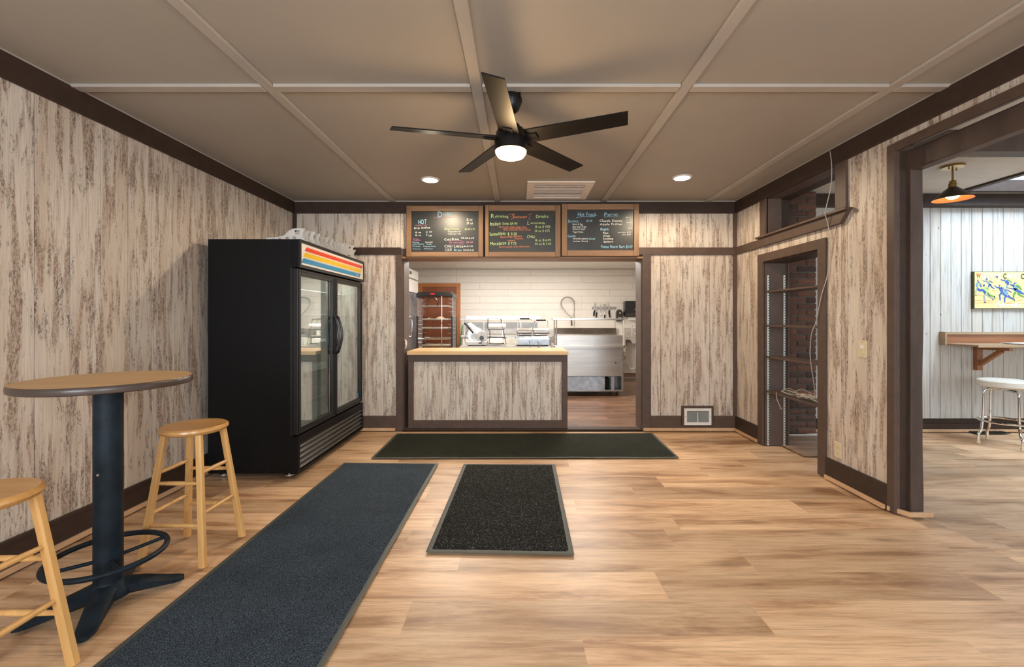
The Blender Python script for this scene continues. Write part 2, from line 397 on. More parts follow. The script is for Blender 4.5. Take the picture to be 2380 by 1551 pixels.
def plank_mesh(w, t, l, mat, c, orient):
    """board with its origin at a corner. 'v': X width, Y thickness (front at -t), Z length. 'f': X length, Y width, Z thickness below 0. 'h': X length, Y thickness, Z width"""
    k = (round(w, 4), round(t, 4), round(l, 4), mat, c, orient)
    if k not in _pl:
        b = MB()
        if orient == 'v': P = lambda a, d, h: (a, d, h); A, H = w, l
        elif orient == 'h': P = lambda a, d, h: (a, d, h); A, H = l, w
        if orient == 'f':
            A, H = l, w; P = lambda a, d, h: (a, h, -t-d)
        vs = [P(0, 0, 0), P(A, 0, 0), P(A, 0, H), P(0, 0, H),
              P(0, -t+c, 0), P(A, -t+c, 0), P(A, -t+c, H), P(0, -t+c, H),
              P(c, -t, c), P(A-c, -t, c), P(A-c, -t, H-c), P(c, -t, H-c)]
        if orient == 'f': vs = [(x, y, z) for x, y, z in vs]
        fs = [(0, 1, 5, 4), (1, 2, 6, 5), (2, 3, 7, 6), (3, 0, 4, 7), (4, 5, 9, 8), (5, 6, 10, 9), (6, 7, 11, 10), (7, 4, 8, 11), (8, 9, 10, 11), (3, 2, 1, 0)]
        b._add(vs, fs); b.fix = True; _pl[k] = b.mesh('plank', M[mat])
    return _pl[k]
def plank(parent, w, t, l, mat, loc, rot=0, orient='v', c=.0012, name='plank'):
    o = bpy.data.objects.new(name, plank_mesh(w, t, l, mat, c, orient)); COL.objects.link(o)
    o.location = loc; o.rotation_euler = (0, 0, rot)
    attach(o, parent); return o

# ------------------------------------------------------------------ dimensions
XL, XR, YB, YF, H = -2.559, 2.456, 5.0, -1.8, 2.60
RX = 7.6; RY = 4.96; RH = 2.65
KX0, KX1, KY, KH = -2.45, 2.75, 9.5, 2.337
RAIL0, RAIL1 = 1.988, 2.071; TOPB = 2.457; BASE = .165

# ------------------------------------------------------------------ floor
fl = struct('floor', B().box(XL-.2, RX+.2, YF-.2, KY+.2, -.14, -.012), 'floor', 'wood plank floor')
def lay(x0, x1, y0, y1, w, L, mat, z=0, seed=1):
    r = random.Random(seed); y = y0; k = 0
    while y < y1-.001:
        ww = min(w, y1-y); x = x0-r.random()*L
        while x < x1:
            a, b = max(x, x0), min(x+L, x1)
            if b-a > .02: plank(fl, ww-.0004, .0118, b-a-.0004, mat, (a, y, z-.0118), 0, 'f', c=.0004)
            x += L
        y += w; k += 1
FW = .2235
lay(XL, 2.62, YF, YB-.03, FW, 1.52, 'floor', seed=3)
lay(2.62, RX, YF, RY, FW, 1.52, 'floor', seed=5)
lay(-1.33, 1.40, YB-.03, YB+.22, .25, 1.4, 'kfloor', seed=8)
lay(KX0, KX1, YB+.22, KY, .18, 1.25, 'kfloor', seed=9)
# a darker, duller patch laid on the floor behind the bookcase
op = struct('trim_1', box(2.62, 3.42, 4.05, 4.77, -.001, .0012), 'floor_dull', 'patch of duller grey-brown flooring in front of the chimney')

# ------------------------------------------------------------------ ceiling
ce = struct('ceiling', box(XL-.2, XR+.15, YF-.2, YB+.2, H+.012, H+.12), 'ceil', 'taupe painted panel ceiling with battens')
bx = [XL, -1.43, -.245, .95, 2.13, XR+.14]; by = [YF, .085, 2.525, YB]
for i in range(5):
    for j in range(3):
        box(bx[i]+.002, bx[i+1]-.002, by[j]+.002, by[j+1]-.002, H, H+.014).build('ceiling_panel', 'ceil', ce)
for x in bx[1:5]: box(x-.031, x+.031, YF, YB-.012, H-.016, H+.001, c=.003).build('batten', 'batten', ce)
for y in by[1:3]:
    for i in range(5):
        a = bx[i]+(.033 if i else .012); b = bx[i+1]-(.033 if i < 4 else .012)
        box(a, min(b, XR-.012), y-.032, y+.032, H-.018, H+.001, c=.003).build('batten', 'batten', ce)
# thin bead where ceiling meets walls
for i, a in enumerate(((XL, XL+.014, YF, YB), (XR-.014, XR, YF, YB), (XL, XR, YB-.014, YB))):
    struct('trim_%d' % (2+i), box(*a, H-.012, H), 'batten', 'thin painted bead along the ceiling edge')

# ------------------------------------------------------------------ walls of the front room
PT = .012
def panelled(parent, side, a0, a1, z0, z1, w=.1855, phase=0.0):
    """upright boards between a0..a1 along the wall. side: 'L','B','R'"""
    a = a0-phase
    while a < a1-.002:
        s0, s1 = max(a, a0), min(a+w, a1)
        if s1-s0 > .008:
            if side == 'L': plank(parent, s1-s0-.0030, PT, z1-z0, 'dist', (XL-PT, s0, z0), PI/2)
            elif side == 'R': plank(parent, s1-s0-.0030, PT, z1-z0, 'dist', (XR+PT, s1, z0), -PI/2)
            elif side == 'B': plank(parent, s1-s0-.0030, PT, z1-z0, 'dist', (s0, YB+PT, z0), 0)
        a += w
wl = struct('wall_left', box(XL-.15, XL-PT, YF-.15, YB+.15, 0, H+.012), 'umber', 'distressed whitewashed plank-look wall')
panelled(wl, 'L', YF, YB, .15, TOPB+.004, phase=-.046+.1855-.0)
# back wall around the serving opening
OX0, OX1, OZ = -1.318, 1.39, 1.963; BT = .22
wb = struct('wall_back', B().box(XL-.15, OX0, YB+PT, YB+BT, 0, H+.012).box(OX1, XR+.12, YB+PT, YB+BT, 0, H+.012).box(OX0, OX1, YB+PT, YB+BT, OZ, H+.012), 'brown', 'distressed plank-look wall around the serving opening')
panelled(wb, 'B', XL, -1.38, .15, 1.99, .1855, .09); panelled(wb, 'B', XL, OX0+.08, 2.06, TOPB+.004, .1855, .09)
panelled(wb, 'B', 1.47, XR, .15, 1.99, .1855, .05); panelled(wb, 'B', OX1-.08, XR, 2.06, TOPB+.004, .1855, .05)
# right wall core with the bookcase opening, pass-through and wide opening
SX = XR+PT; WT = 2.60
wr = struct('wall_right', B().box(SX, WT, 4.42, YB+PT, 0, H+.012).box(SX, WT, 3.60, 4.42, 1.833, 2.075).box(SX, WT, 3.60, 4.42, TOPB, H+.012)
            .box(SX, WT, 2.925, 3.403, 0, H+.012).box(SX, WT, 3.403, 3.60, 0, 2.075).box(SX, WT, 3.403, 3.60, TOPB, H+.012).box(SX, WT, YF, 2.925, 2.41, H+.012)
            .box(SX, WT, 4.37, 4.42, 2.075, TOPB), 'brown', 'distressed plank-look wall with a bookcase opening')
panelled(wr, 'R', 4.50, YB, .15, RAIL0+.01); panelled(wr, 'R', 4.46, YB, 2.06, TOPB+.004)
panelled(wr, 'R', 3.52, 4.50, 1.90, RAIL0+.01, phase=.13); panelled(wr, 'R', 3.36, 3.52, .15, RAIL0+.01); panelled(wr, 'R', 2.925, 3.295, .15, TOPB+.004, phase=.0)
panelled(wr, 'R', 3.295, 3.36, .15, RAIL0+.10)
panelled(wr, 'R', YF, 2.925, 2.40, TOPB+.004)
# wall and windows behind the camera, invented to let light in; side room's walls
wf = struct('wall_front', B().box(XL-.15, RX+.2, YF-.15, YF, 0, .8).box(XL-.15, RX+.2, YF-.15, YF, 2.1, RH+.02).box(XL-.15, -2.1, YF-.15, YF, .8, 2.1)
            .box(-.6, .4, YF-.15, YF, .8, 2.1).box(1.9, 3.95, YF-.15, YF, .8, 2.1).box(5.85, RX+.2, YF-.15, YF, .8, 2.1), 'dist', 'plank-look wall behind the camera')
for i, (a, b) in enumerate(((-2.1, -.6), (.4, 1.9), (3.95, 5.85))):
    w = struct('window_%d' % (i+1), B().box(a, a+.05, YF-.12, YF+.01, .8, 2.1).box(b-.05, b, YF-.12, YF+.01, .8, 2.1).box(a+.05, b-.05, YF-.12, YF+.01, .8, .85).box(a+.05, b-.05, YF-.12, YF+.01, 2.05, 2.1).box((a+b)/2-.02, (a+b)/2+.02, YF-.1, YF-.02, .85, 2.05), 'brown', 'window behind the camera')
    box(a+.05, b-.05, YF-.07, YF-.064, .85, 2.05).build('pane', 'winglass', w)
ws = struct('wall_side_room', B().box(RX, RX+.15, YF-.15, RY+.15, 0, .8).box(RX, RX+.15, YF-.15, RY+.15, 2.1, RH+.02).box(RX, RX+.15, YF, .6, .8, 2.1).box(RX, RX+.15, 3.2, RY, .8, 2.1), 'whitew', 'whitewashed side wall of the next room')
w = struct('window_4', B().box(RX, RX+.12, .6, .65, .8, 2.1).box(RX, RX+.12, 3.15, 3.2, .8, 2.1).box(RX, RX+.12, .65, 3.15, .8, .85).box(RX, RX+.12, .65, 3.15, 2.05, 2.1), 'brown', 'side window of the next room')
box(RX+.06, RX+.066, .65, 3.15, .85, 2.05).build('pane', 'winglass', w)

# ---- brown trims
T = 5
def trim(mb, mat='brown', label=None, bevel=.003):
    global T
    o = struct('trim_%d' % T, mb, mat, label, bevel); T += 1; return o
trim(box(XL, XL+.022, YF, YB, TOPB, H-.012), 'umber', 'dark brown board along the top of the left wall')
trim(box(XL, XR, YB-.022, YB, TOPB, H-.012), 'umber', 'dark brown board along the top of the back wall')
trim(box(XR-.022, XR, YF, YB-.022, TOPB, H-.012), 'umber', 'dark brown board along the top of the right wall')
trim(B().box(XL, XL+.035, YB-.035, YB, BASE, TOPB), 'umber', 'dark corner strip at the left of the back wall')
trim(B().box(XR-.035, XR, YB-.035, YB, BASE, RAIL0).box(XR-.035, XR, YB-.035, YB, RAIL1, TOPB), 'brown', 'brown corner strip at the right of the back wall')
trim(box(XL+.035, -1.34, YB-.02, YB, RAIL0, RAIL1), 'umber', 'brown rail on the back wall left of the opening')
trim(box(1.30, XR, YB-.02, YB, RAIL0, RAIL1), 'brown', 'brown rail on the back wall right of the opening')
# rail along right wall, deeper below the pass-through sill with a cut end
trim(box(XR-.02, XR, 4.47, YB-.02, RAIL0, RAIL1), 'brown', 'brown rail on the right wall beside the corner')
trim(B().prism([(3.33, RAIL0), (4.47, RAIL0), (4.47, RAIL1+.001), (3.255, RAIL1+.001)], XR-.035, XR, 'x'), 'brown', 'brown apron board below the pass-through sill')
sill = trim(box(XR-.06, WT+.10, 3.245, 4.485, RAIL1+.001, RAIL1+.020), 'brown', 'brown sill board of the pass-through')
trim(B().box(XR-.02, XR, 4.37, 4.467, RAIL1+.02, TOPB), 'brown', 'left casing of the pass-through')
trim(B().box(XR-.02, XR, 3.288, 3.403, RAIL1+.02, TOPB), 'brown', 'right casing of the pass-through')
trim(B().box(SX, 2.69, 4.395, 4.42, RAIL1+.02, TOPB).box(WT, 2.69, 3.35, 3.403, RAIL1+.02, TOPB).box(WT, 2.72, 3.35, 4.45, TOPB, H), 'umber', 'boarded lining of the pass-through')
# posts and casing of the wide opening on the right
trim(B().box(XR-.018, XR+.02, 2.865, 2.925, .0, 2.41).box(XR+.02, SX+.14, 2.91, 2.925, 0, 2.41), 'brown', 'brown casing strip beside the timber post')
trim(box(XR-.018, XR, YF, 2.865, 2.355, 2.412), 'brown', 'brown casing strip above the wide opening')
trim(box(XR+.001, 2.54, 2.868, 2.91, 0, 2.36), 'umber', 'dark strip between casing and post')
# left and right casings and linings of the serving opening
trim(box(-1.396, OX0, YB-.02, YB+PT, 0, RAIL0), 'brown', 'brown casing left of the serving opening')
trim(box(OX1, 1.49, YB-.02, YB+PT, 0, RAIL0), 'brown', 'brown casing right of the serving opening')
trim(B().box(OX0-.001, OX0+.012, YB-.004, YB+BT, 0, OZ), 'brown', 'left jamb lining of the serving opening')
trim(B().box(OX1-.012, OX1+.001, YB-.004, YB+BT, 0, OZ), 'brown', 'right jamb lining of the serving opening')
trim(B().box(OX0, OX1, YB-.05, YB+BT, OZ-.022, OZ+.0), 'frame', 'stained wooden head board above the serving opening')
trim(box(OX0+.012, OX1-.012, YB-.02, YB+.10, 0, .016), 'umber', 'dark wooden threshold of the serving opening')
# baseboards and pale quarter round
struct('baseboard_left', box(XL, XL+.02, YF, YB, 0, BASE), 'umber', 'dark brown baseboard along the left wall', .003)
struct('trim_%d' % T, box(XL, XL+.024, YF, YB-.02, BASE-.03, BASE-.024), 'umber', 'groove line of the left baseboard'); T += 1
struct('baseboard_back_left', box(XL+.02, -1.396, YB-.022, YB, 0, BASE), 'brown', 'brown baseboard left of the serving opening', .003)
struct('baseboard_back_right', B().box(1.49, 1.83, YB-.022, YB, 0, BASE).box(2.20, XR, YB-.022, YB, 0, BASE).box(1.83, 2.20, YB-.022, YB, 0, .05), 'brown', 'brown baseboard right of the serving opening', .003)
struct('baseboard_right', B().box(XR-.02, XR, 4.507, YB-.022, 0, BASE).box(XR-.02, XR, 2.925, 3.512, 0, BASE), 'umber', 'brown baseboard along the right wall', .003)
def quarter(a, b, label):
    trim(B().bar(a, b, .018, .03), 'quarter', label)
quarter((XL+.029, YF, .015), (XL+.029, YB-.03, .015), 'pale quarter-round strip along the left wall')
quarter((XL+.03, YB-.031, .015), (-1.40, YB-.031, .015), 'pale quarter-round strip below the back wall beside the fridge')
quarter((1.40, YB-.031, .015), (XR-.02, YB-.031, .015), 'pale quarter-round strip below the floor register')
quarter((XR-.029, 4.507, .015), (XR-.029, YB-.03, .015), 'pale quarter-round strip in the back right corner')
quarter((XR-.029, 2.93, .015), (XR-.029, 3.50, .015), 'pale quarter-round strip under the outlet')
trim(B().bar((XR-.018, 2.92, .015), (2.50, 2.806, .015), .02, .03).bar((2.50, 2.815, .015), (2.64, 2.815, .015), .02, .03), 'quarter', 'pale strip wrapped around the foot of the timber post')

def timber(name, x0, x1, y0, y1, z0, z1, mat, label, long=2, seed=1, amp=.004):
    """rough-sawn timber with softly uneven arrises"""
    m = MB(); n = 26; vs = []; fs = []; prof = []
    ins = .008; w, d = (x1-x0, y1-y0)
    lo = [x0, y0, z0]; hi = [x1, y1, z1]; ax = [0, 1, 2]; ax.remove(long); A, Bx = ax
    ring = []
    for (a, b) in ((0, 0), (1, 0), (1, 1), (0, 1)):
        for q in ((ins, 0), (0, ins)) if (a, b) in ((0, 1), (1, 0)) else ((0, ins), (ins, 0)): ring.append((a, b, q))
    L = hi[long]-lo[long]
    for i in range(n):
        t = lo[long]+L*i/(n-1)
        for (a, b, q) in ring:
            p = [0, 0, 0]; p[long] = t
            p[A] = (lo[A]+q[0]) if a == 0 else (hi[A]-q[0]); p[Bx] = (lo[Bx]+q[1]) if b == 0 else (hi[Bx]-q[1])
            e = noise.noise(Vector((p[A]*9+seed, p[Bx]*9, t*3)))*amp
            p[A] += e*(1 if a else -1); p[Bx] += e*(1 if b else -1); vs.append(tuple(p))
    for i in range(n-1):
        for k in range(8): fs.append((i*8+k, i*8+(k+1) % 8, (i+1)*8+(k+1) % 8, (i+1)*8+k))
    fs += [tuple(range(8))[::-1], tuple(range((n-1)*8, n*8))]
    m._add(vs, fs); m.fix = True
    global T
    o = struct('trim_%d' % T, m, mat, label); T += 1; return o
timber('post', 2.527, 2.607, 2.838, 2.93, 0, 2.36, 'post', 'rough brown timber post beside the wide opening', 2, 3)
timber('header', 2.527, 2.607, YF, 2.91, 2.225, 2.36, 'post', 'rough brown timber header over the wide opening', 1, 8)

# ------------------------------------------------------------------ side room shell
wfar = struct('wall_far', box(WT, RX+.1, RY+PT, RY+.15, 0, RH+.02), 'umber', 'whitewashed board wall of the next room')
x = 2.62
k = 0
rr = random.Random(4)
while x < RX-.01:
    w_ = .118; t_ = PT+rr.uniform(-.0015, .003)
    plank(wfar, min(w_, RX-x)-.005, t_, 2.515-.14, 'whitew', (x, RY+PT, .14), 0, 'v', c=.003); x += w_
struct('baseboard_far', box(WT, RX, RY-.02, RY, 0, .085), 'umber', 'dark baseboard below the whitewashed boards', .003)
quarter((WT+.65, RY-.03, .012), (6.9, RY-.03, .012), 'pale quarter-round strip below the whitewashed boards')
trim(box(WT, RX, RY-.10, RY+PT, 2.515, 2.64), 'umber', 'dark beam along the top of the whitewashed wall')
# ceiling with the skylight well
SKX0, SKX1, SKY0, SKY1 = 4.80, 6.35, 2.3, 4.72
struct('ceiling_side_room', B().box(WT, SKX0, YF-.15, RY+.15, RH, RH+.1).box(SKX1, RX+.15, YF-.15, RY+.15, RH, RH+.1).box(SKX0, SKX1, YF-.15, SKY0, RH, RH+.1).box(SKX0, SKX1, SKY1, RY+.15, RH, RH+.1), 'rceil', 'off-white ceiling of the next room')
sk = struct('window_5', B().box(SKX0-.055, SKX0+.012, SKY0, SKY1, RH-.02, RH+.1).box(SKX1-.012, SKX1+.055, SKY0, SKY1, RH-.02, RH+.1).box(SKX0-.055, SKX1+.055, SKY1-.012, SKY1+.045, RH-.02, RH+.1).box(SKX0-.055, SKX1+.055, SKY0-.045, SKY0+.012, RH-.02, RH+.1), 'umber', 'skylight opening framed in dark wood')
for i in range(10):
    z = RH+.10+i*.14
    box(SKX0, SKX1, SKY1, SKY1+.02, z, z+.134, c=.004).build('well_board', 'bluewood', sk)
    box(SKX0, SKX1, SKY0-.02, SKY0, z, z+.134, c=.004).build('well_board', 'bluewood', sk)
    box(SKX0-.02, SKX0, SKY0, SKY1, z, z+.134, c=.004).build('well_board', 'bluewood', sk)
    box(SKX1, SKX1+.02, SKY0, SKY1, z, z+.134, c=.004).build('well_board', 'bluewood', sk)
trim(box(WT, RX, 3.22, 3.34, 2.49, RH), 'post', 'brown ceiling beam crossing the next room')

# chimney: every brick a part
ch = struct('wall_chimney', box(2.635, 3.218, 4.792, RY+PT, 0.02, 2.648), 'mortar', 'rough dark red brick chimney with recessed grey joints')
trim(box(2.63, 3.40, 4.765, 4.779, 0, .012), 'white', 'thin white strip along the foot of the chimney')
bmesh_cache = []
for q in range(6):
    r = random.Random(q); b = MB(); L, D, Hh = .202, .10, .056; nx, nz = 6, 3; vs = []; fs = []
    for i in range(nx+1):
        for j in range(nz+1):
            ex = min(i, nx-i) == 0; ez = min(j, nz-j) == 0
            vs.append((L*i/nx, -r.uniform(.002, .006)*(0 if (ex or ez) else 1)+(.004 if (ex and ez) else (.001 if ex or ez else 0)), Hh*j/nz+(r.uniform(-.0015, .0015) if not ez or True else 0)))
    st = nz+1
    for i in range(nx):
        for j in range(nz): fs.append((i*st+j, (i+1)*st+j, (i+1)*st+j+1, i*st+j+1))
    o = len(vs); vs += [(0, .03, 0), (L, .03, 0), (L, .03, Hh), (0, .03, Hh)]
    e0 = [i*st for i in range(nx+1)]; e1 = [i*st+nz for i in range(nx+1)]
    fs.append(tuple(e0[::-1])+(o, o+1)); fs.append(tuple(e1)+(o+2, o+3)); fs.append(tuple(range(0, st))+(o+3, o)); fs.append(tuple(range(nx*st, nx*st+st))[::-1]+(o+1, o+2))
    b._add(vs, fs); b.fix = True; bmesh_cache.append(b.mesh('brick', M['brick']))
rb = random.Random(12)
for row in range(39):
    z = .02+row*.0675
    off = (0, -.105, -.055, -.15)[row % 4] if row % 2 else 0
    off = -.107 if row % 2 else 0
    x = 3.228+off*0
    # lay from the visible right edge to the left
    first = .100 if row % 2 else .202; xe = 3.222; n = 0
    while xe > 2.66:
        L = first if n == 0 else .202
        L = min(L, xe-2.62)
        o = bpy.data.objects.new('brick', bmesh_cache[rb.randrange(6)]); COL.objects.link(o)
        o.location = (xe-L, 4.782+rb.uniform(-.004, .003), z); o.scale = (L/.202, 1, 1); attach(o, ch); xe -= L+.011; n += 1
    # return face on the chimney's right side
    o = bpy.data.objects.new('brick', bmesh_cache[rb.randrange(6)]); COL.objects.link(o); o.location = (3.222, 4.785, z); o.rotation_euler = (0, 0, PI/2); o.scale = (.85, 1, 1); attach(o, ch)

# ------------------------------------------------------------------ kitchen shell
wk = struct('wall_kitchen_back', box(KX0-.1, KX1+.1, KY+.014, KY+.15, 0, KH+.1), 'shiplap', 'white shiplap wall of the kitchen')
rows = 12; z = 1.44; rr = random.Random(5)
z = 1.455
while z < KH-.005:
    hh = min(.143, KH-z); x = KX0+.0
    while x < KX1:
        L = rr.choice((1.1, 1.6, 2.2)); e = min(x+L, KX1)
        if not (x < -1.27 and z < 2.02 and e < -1.3):
            if z < 2.02 and x < -1.27: x0_ = -1.27
            else: x0_ = x
            if e-x0_ > .05: plank(wk, hh-.004, .014, e-x0_-.003, 'shiplap', (x0_, KY+.014, z), 0, 'h', c=.003, name='shiplap_board')
        x = e
    z += .1465
# smooth splash panels below
for a, b in ((-1.27, .52), (.52, KX1)): box(a+.002, b-.002, KY+.004, KY+.014, .0, 1.453).build('wall_panel', 'shiplap', wk)
struct('wall_kitchen_left', box(KX0-.15, KX0, YB+BT, KY+.1, 0, KH+.1), 'shiplap', 'white left wall of the kitchen')
struct('wall_kitchen_right', box(KX1, KX1+.15, YB+BT, KY+.1, 0, KH+.1), 'shiplap', 'white right wall of the kitchen')
ck = struct('ceiling_kitchen', box(KX0-.1, KX1+.1, YB+BT, KY+.1, KH+.014, KH+.1), 'shiplap', 'white boarded ceiling of the kitchen')
y = YB+BT
while y < KY: box(KX0, KX1, y+.002, min(y+.39, KY)-.002, KH, KH+.014, c=.002).build('ceiling_board', 'shiplap', ck); y += .39
struct('baseboard_kitchen', box(-1.27, KX1, KY-.012, KY+.004, 0, .09), 'kfloor', 'brown baseboard of the kitchen')
# unseen kitchen ceiling lamps, added beyond the opening's head to light the room
for i, (x, y) in enumerate(((-1.0, 6.6), (.9, 6.6))):
    t = thing('ceiling_light', (x, y, KH), 'lit flat kitchen ceiling light, %s of the two' % ('left' if i == 0 else 'right'), 'ceiling light', 'kitchen ceiling lights')
    box(x-.32, x+.32, y-.32, y+.32, KH-.045, KH-.001).build('housing', 'white', t); box(x-.30, x+.30, y-.30, y+.30, KH-.05, KH-.0455).build('diffuser', 'kitlight', t)
    light('kitchen_lamp', 'AREA', (x, y, KH-.06), 54, KIT, .6, .6)
light('kitchen_lamp', 'AREA', (0.1, 8.1, KH-.02), 34, KIT, 2.6, .3)  # extra fill light for the kitchen, no fixture behind it
# brown door in the kitchen's back wall
dr = struct('door_1', B().box(-2.17, -1.27, KY-.03, KY+.0, 2.02-.075, 2.02).box(-2.17, -2.09, KY-.03, KY, 0, 1.945).box(-1.352, -1.27, KY-.03, KY, 0, 1.945), 'doorwood', 'orange-brown wooden door behind the pan rack')
box(-2.09, -1.352, KY-.008, KY+.004, 0.01, 1.945).build('door_leaf', 'doorpan', dr)
for z0, z1 in ((.15, .72), (.86, 1.82)):
    box(-1.99, -1.45, KY-.018, KY-.010, z0, z1, c=.006).build('door_panel', 'doorpan', dr)
B().rod((-1.40, KY-.02, 1.30), (-1.40, KY-.07, 1.30), .012).lathe([(0, -.1), (.025, -.095), (.025, -.07), (.012, -.065)], (-1.40, KY, 1.30), 16, 'y').build('door_knob', 'brass', dr)

#@@PART2
# ------------------------------------------------------------------ display fridge
fx0, fx1, fy0, fy1, fz1 = -2.475, -1.743, 3.50, 4.945, 1.90; fm = (fy0+fy1)/2
fr = thing('display_fridge', (-2.1, fm, 0), 'tall black two-door glass display fridge with striped header', 'fridge')
dx = -1.818
m = B().box(fx0, dx, fy0, fy0+.035, .035, fz1).box(fx0, dx, fy1-.035, fy1, .035, fz1).box(fx0, fx0+.035, fy0+.035, fy1-.035, .035, fz1)
m.box(fx0+.035, dx, fy0+.035, fy1-.035, .035, .34).box(fx0+.035, dx, fy0+.035, fy1-.035, 1.72, fz1)
m.build('cabinet', 'black', fr, bevel=.004)
m = B().box(fx0+.036, fx0+.05, fy0+.036, fy1-.036, .341, 1.719).box(fx0+.05, dx-.01, fy0+.036, fy0+.05, .341, 1.719).box(fx0+.05, dx-.01, fy1-.05, fy1-.036, .341, 1.719)
m.box(fx0+.05, dx-.01, fy0+.05, fy1-.05, .341, .35).box(fx0+.05, dx-.01, fy0+.05, fy1-.05, 1.70, 1.719)
m.build('liner', 'fwhite', fr)
for z in (.52, .78, 1.04, 1.30, 1.52):
    m = B(); m.tube([(fx0+.10, fy0+.07, z), (dx-.10, fy0+.07, z), (dx-.10, fy1-.07, z), (fx0+.10, fy1-.07, z)], .006, 6, True)
    for i in range(44): y = fy0+.09+i*(fy1-fy0-.18)/43; m.rod((fx0+.10, y, z+.005), (dx-.10, y, z+.005), .0022, n=4)
    m.build('wire_shelf', 'fwhite', fr)
B().box(dx-.001, dx+.013, fy0+.004, fy0+.05, .33, 1.675).box(dx-.001, dx+.013, fy1-.05, fy1-.004, .33, 1.675).box(dx-.001, dx+.013, fy0+.05, fy1-.05, .33, .38).box(dx-.001, dx+.013, fy0+.05, fy1-.05, 1.62, 1.675).build('gasket', 'plastic_black', fr)
box(dx, dx+.012, fm-.035, fm+.035, .34, 1.70).build('centre_mullion', 'black2', fr)
hd = B().box(dx-.0, fx1-.006, fy0, fy1, 1.675, fz1).build('header', 'black', fr, bevel=.006)
m = B(); P = fx1-.006
m.box(P, P+.008, fy0, fy1, 1.675, 1.70).box(P, P+.008, fy0, fy1, 1.876, fz1).box(P, P+.008, fy0, fy0+.022, 1.70, 1.876).box(P, P+.008, fy1-.022, fy1, 1.70, 1.876)
m.build('header_frame', 'black2', fr)
sg = box(P-.001, P+.002, fy0+.022, fy1-.022, 1.70, 1.876).build('header_sign', 'signwhite', fr)
for (mt, lab, z0, z1, ya, yb) in (('red', 'red stripe', 1.818, 1.851, 3.60, 4.90), ('yellow', 'yellow stripe', 1.768, 1.806, 3.575, 4.87), ('blue', 'blue stripe', 1.716, 1.755, 3.545, 4.835)):
    s_ = .018
    B().prism([(ya-s_, z0), (yb-s_, z0), (yb+s_, z1), (ya+s_, z1)], P+.0018, P+.0030, 'x').build('stripe', mt, sg, lab)
    B().prism([(ya+s_+.003, z1+.0035), (yb+s_+.003, z1+.0035), (yb+s_+.004, z1+.0055), (ya+s_+.004, z1+.0055)], P+.0018, P+.0030, 'x').build('pinstripe', mt, sg, 'thin %s line' % lab.split()[0])
m = B(); text_into(m, 'True', (P+.0025, 4.70, 1.722), (0, 1, 0), (0, 0, 1), .043, .35); m.build('lettering', 'p_white', sg, 'white script lettering')
def fdoor(y0, y1, hinge_low):
    gx0, gx1 = dx+.012, fx1-.022; z0, z1 = .335, 1.668; w = .055
    d = B().box(gx0, gx1, y0, y0+w, z0, z1).box(gx0, gx1, y1-w, y1, z0, z1).box(gx0, gx1, y0+w, y1-w, z0, z0+w).box(gx0, gx1, y0+w, y1-w, z1-w, z1).build('door', 'black2', fr, bevel=.004)
    B().box(gx1, gx1+.006, y0+.012, y0+.020, z0+.012, z1-.012).box(gx1, gx1+.006, y1-.020, y1-.012, z0+.012, z1-.012).box(gx1, gx1+.006, y0+.02, y1-.02, z0+.012, z0+.020).box(gx1, gx1+.006, y0+.02, y1-.02, z1-.020, z1-.012).build('door_bead', 'black2', d)
    box(gx1-.020, gx1-.014, y0+w-.002, y1-w+.002, z0+w-.002, z1-w+.002).build('pane', 'glass', d)
    hy = y1-.03 if hinge_low else y0+.03
    pts = [(gx1-.002, hy, .93)]+[(gx1+.012+.040*math.sin(PI*t), hy, .93+.36*t) for t in lin(.04, .96, 13)]+[(gx1-.002, hy, 1.29)]
    B().tube(pts, [.013]+[.012]*13+[.013], 8).build('handle', 'plastic_black', d)
    return d
fdoor(fy0+.012, fm-.004, True); d2 = fdoor(fm+.004, fy1-.004, False)
box(fx1-.0365, fx1-.0355, fy1-.10, fy1-.062, .40, .445).build('sticker', 'blue', d2)
m = B().box(dx, fx1-.012, fy0, fy0+.03, .03, .325).box(dx, fx1-.012, fy1-.02, fy1, .03, .325).box(dx, fx1-.012, fy0+.03, fy1-.02, .262, .325).box(dx, fx1-.012, fy0+.03, fy1-.02, .03, .052).box(dx, dx+.01, fy0+.03, fy1-.02, .052, .262)
gr = m.build('base_grille', 'black', fr, bevel=.003)
for i in range(5):
    z = .075+i*.042
    B().prism([(fx1-.052, z+.016), (fx1-.016, z-.012), (fx1-.012, z-.004), (fx1-.048, z+.024)], fy0+.03, fy1-.02, 'y').build('louvre', 'slat', gr)
for p in ((fx0+.08, fy0+.08), (fx1-.12, fy0+.07), (fx0+.08, fy1-.08), (fx1-.12, fy1-.08)):
    B().lathe([(.035, 0), (.035, .012), (.012, .014), (.012, .036)], (*p, 0), 20).build('foot', 'steel', fr)
for y in (fm,):
    tl = box(dx-.030, dx-.014, y-.010, y+.010, .42, 1.66, c=.004).build('lamp_tube', 'fwhite', fr)  # tube added along with the interior fill, does not glow
light('fridge_lamp', 'AREA', (dx-.04, fm, 1.66), 8, (.9, 1, .94), .03, 1.2, (0, .5, 0))  # fill light added to brighten the fridge interior
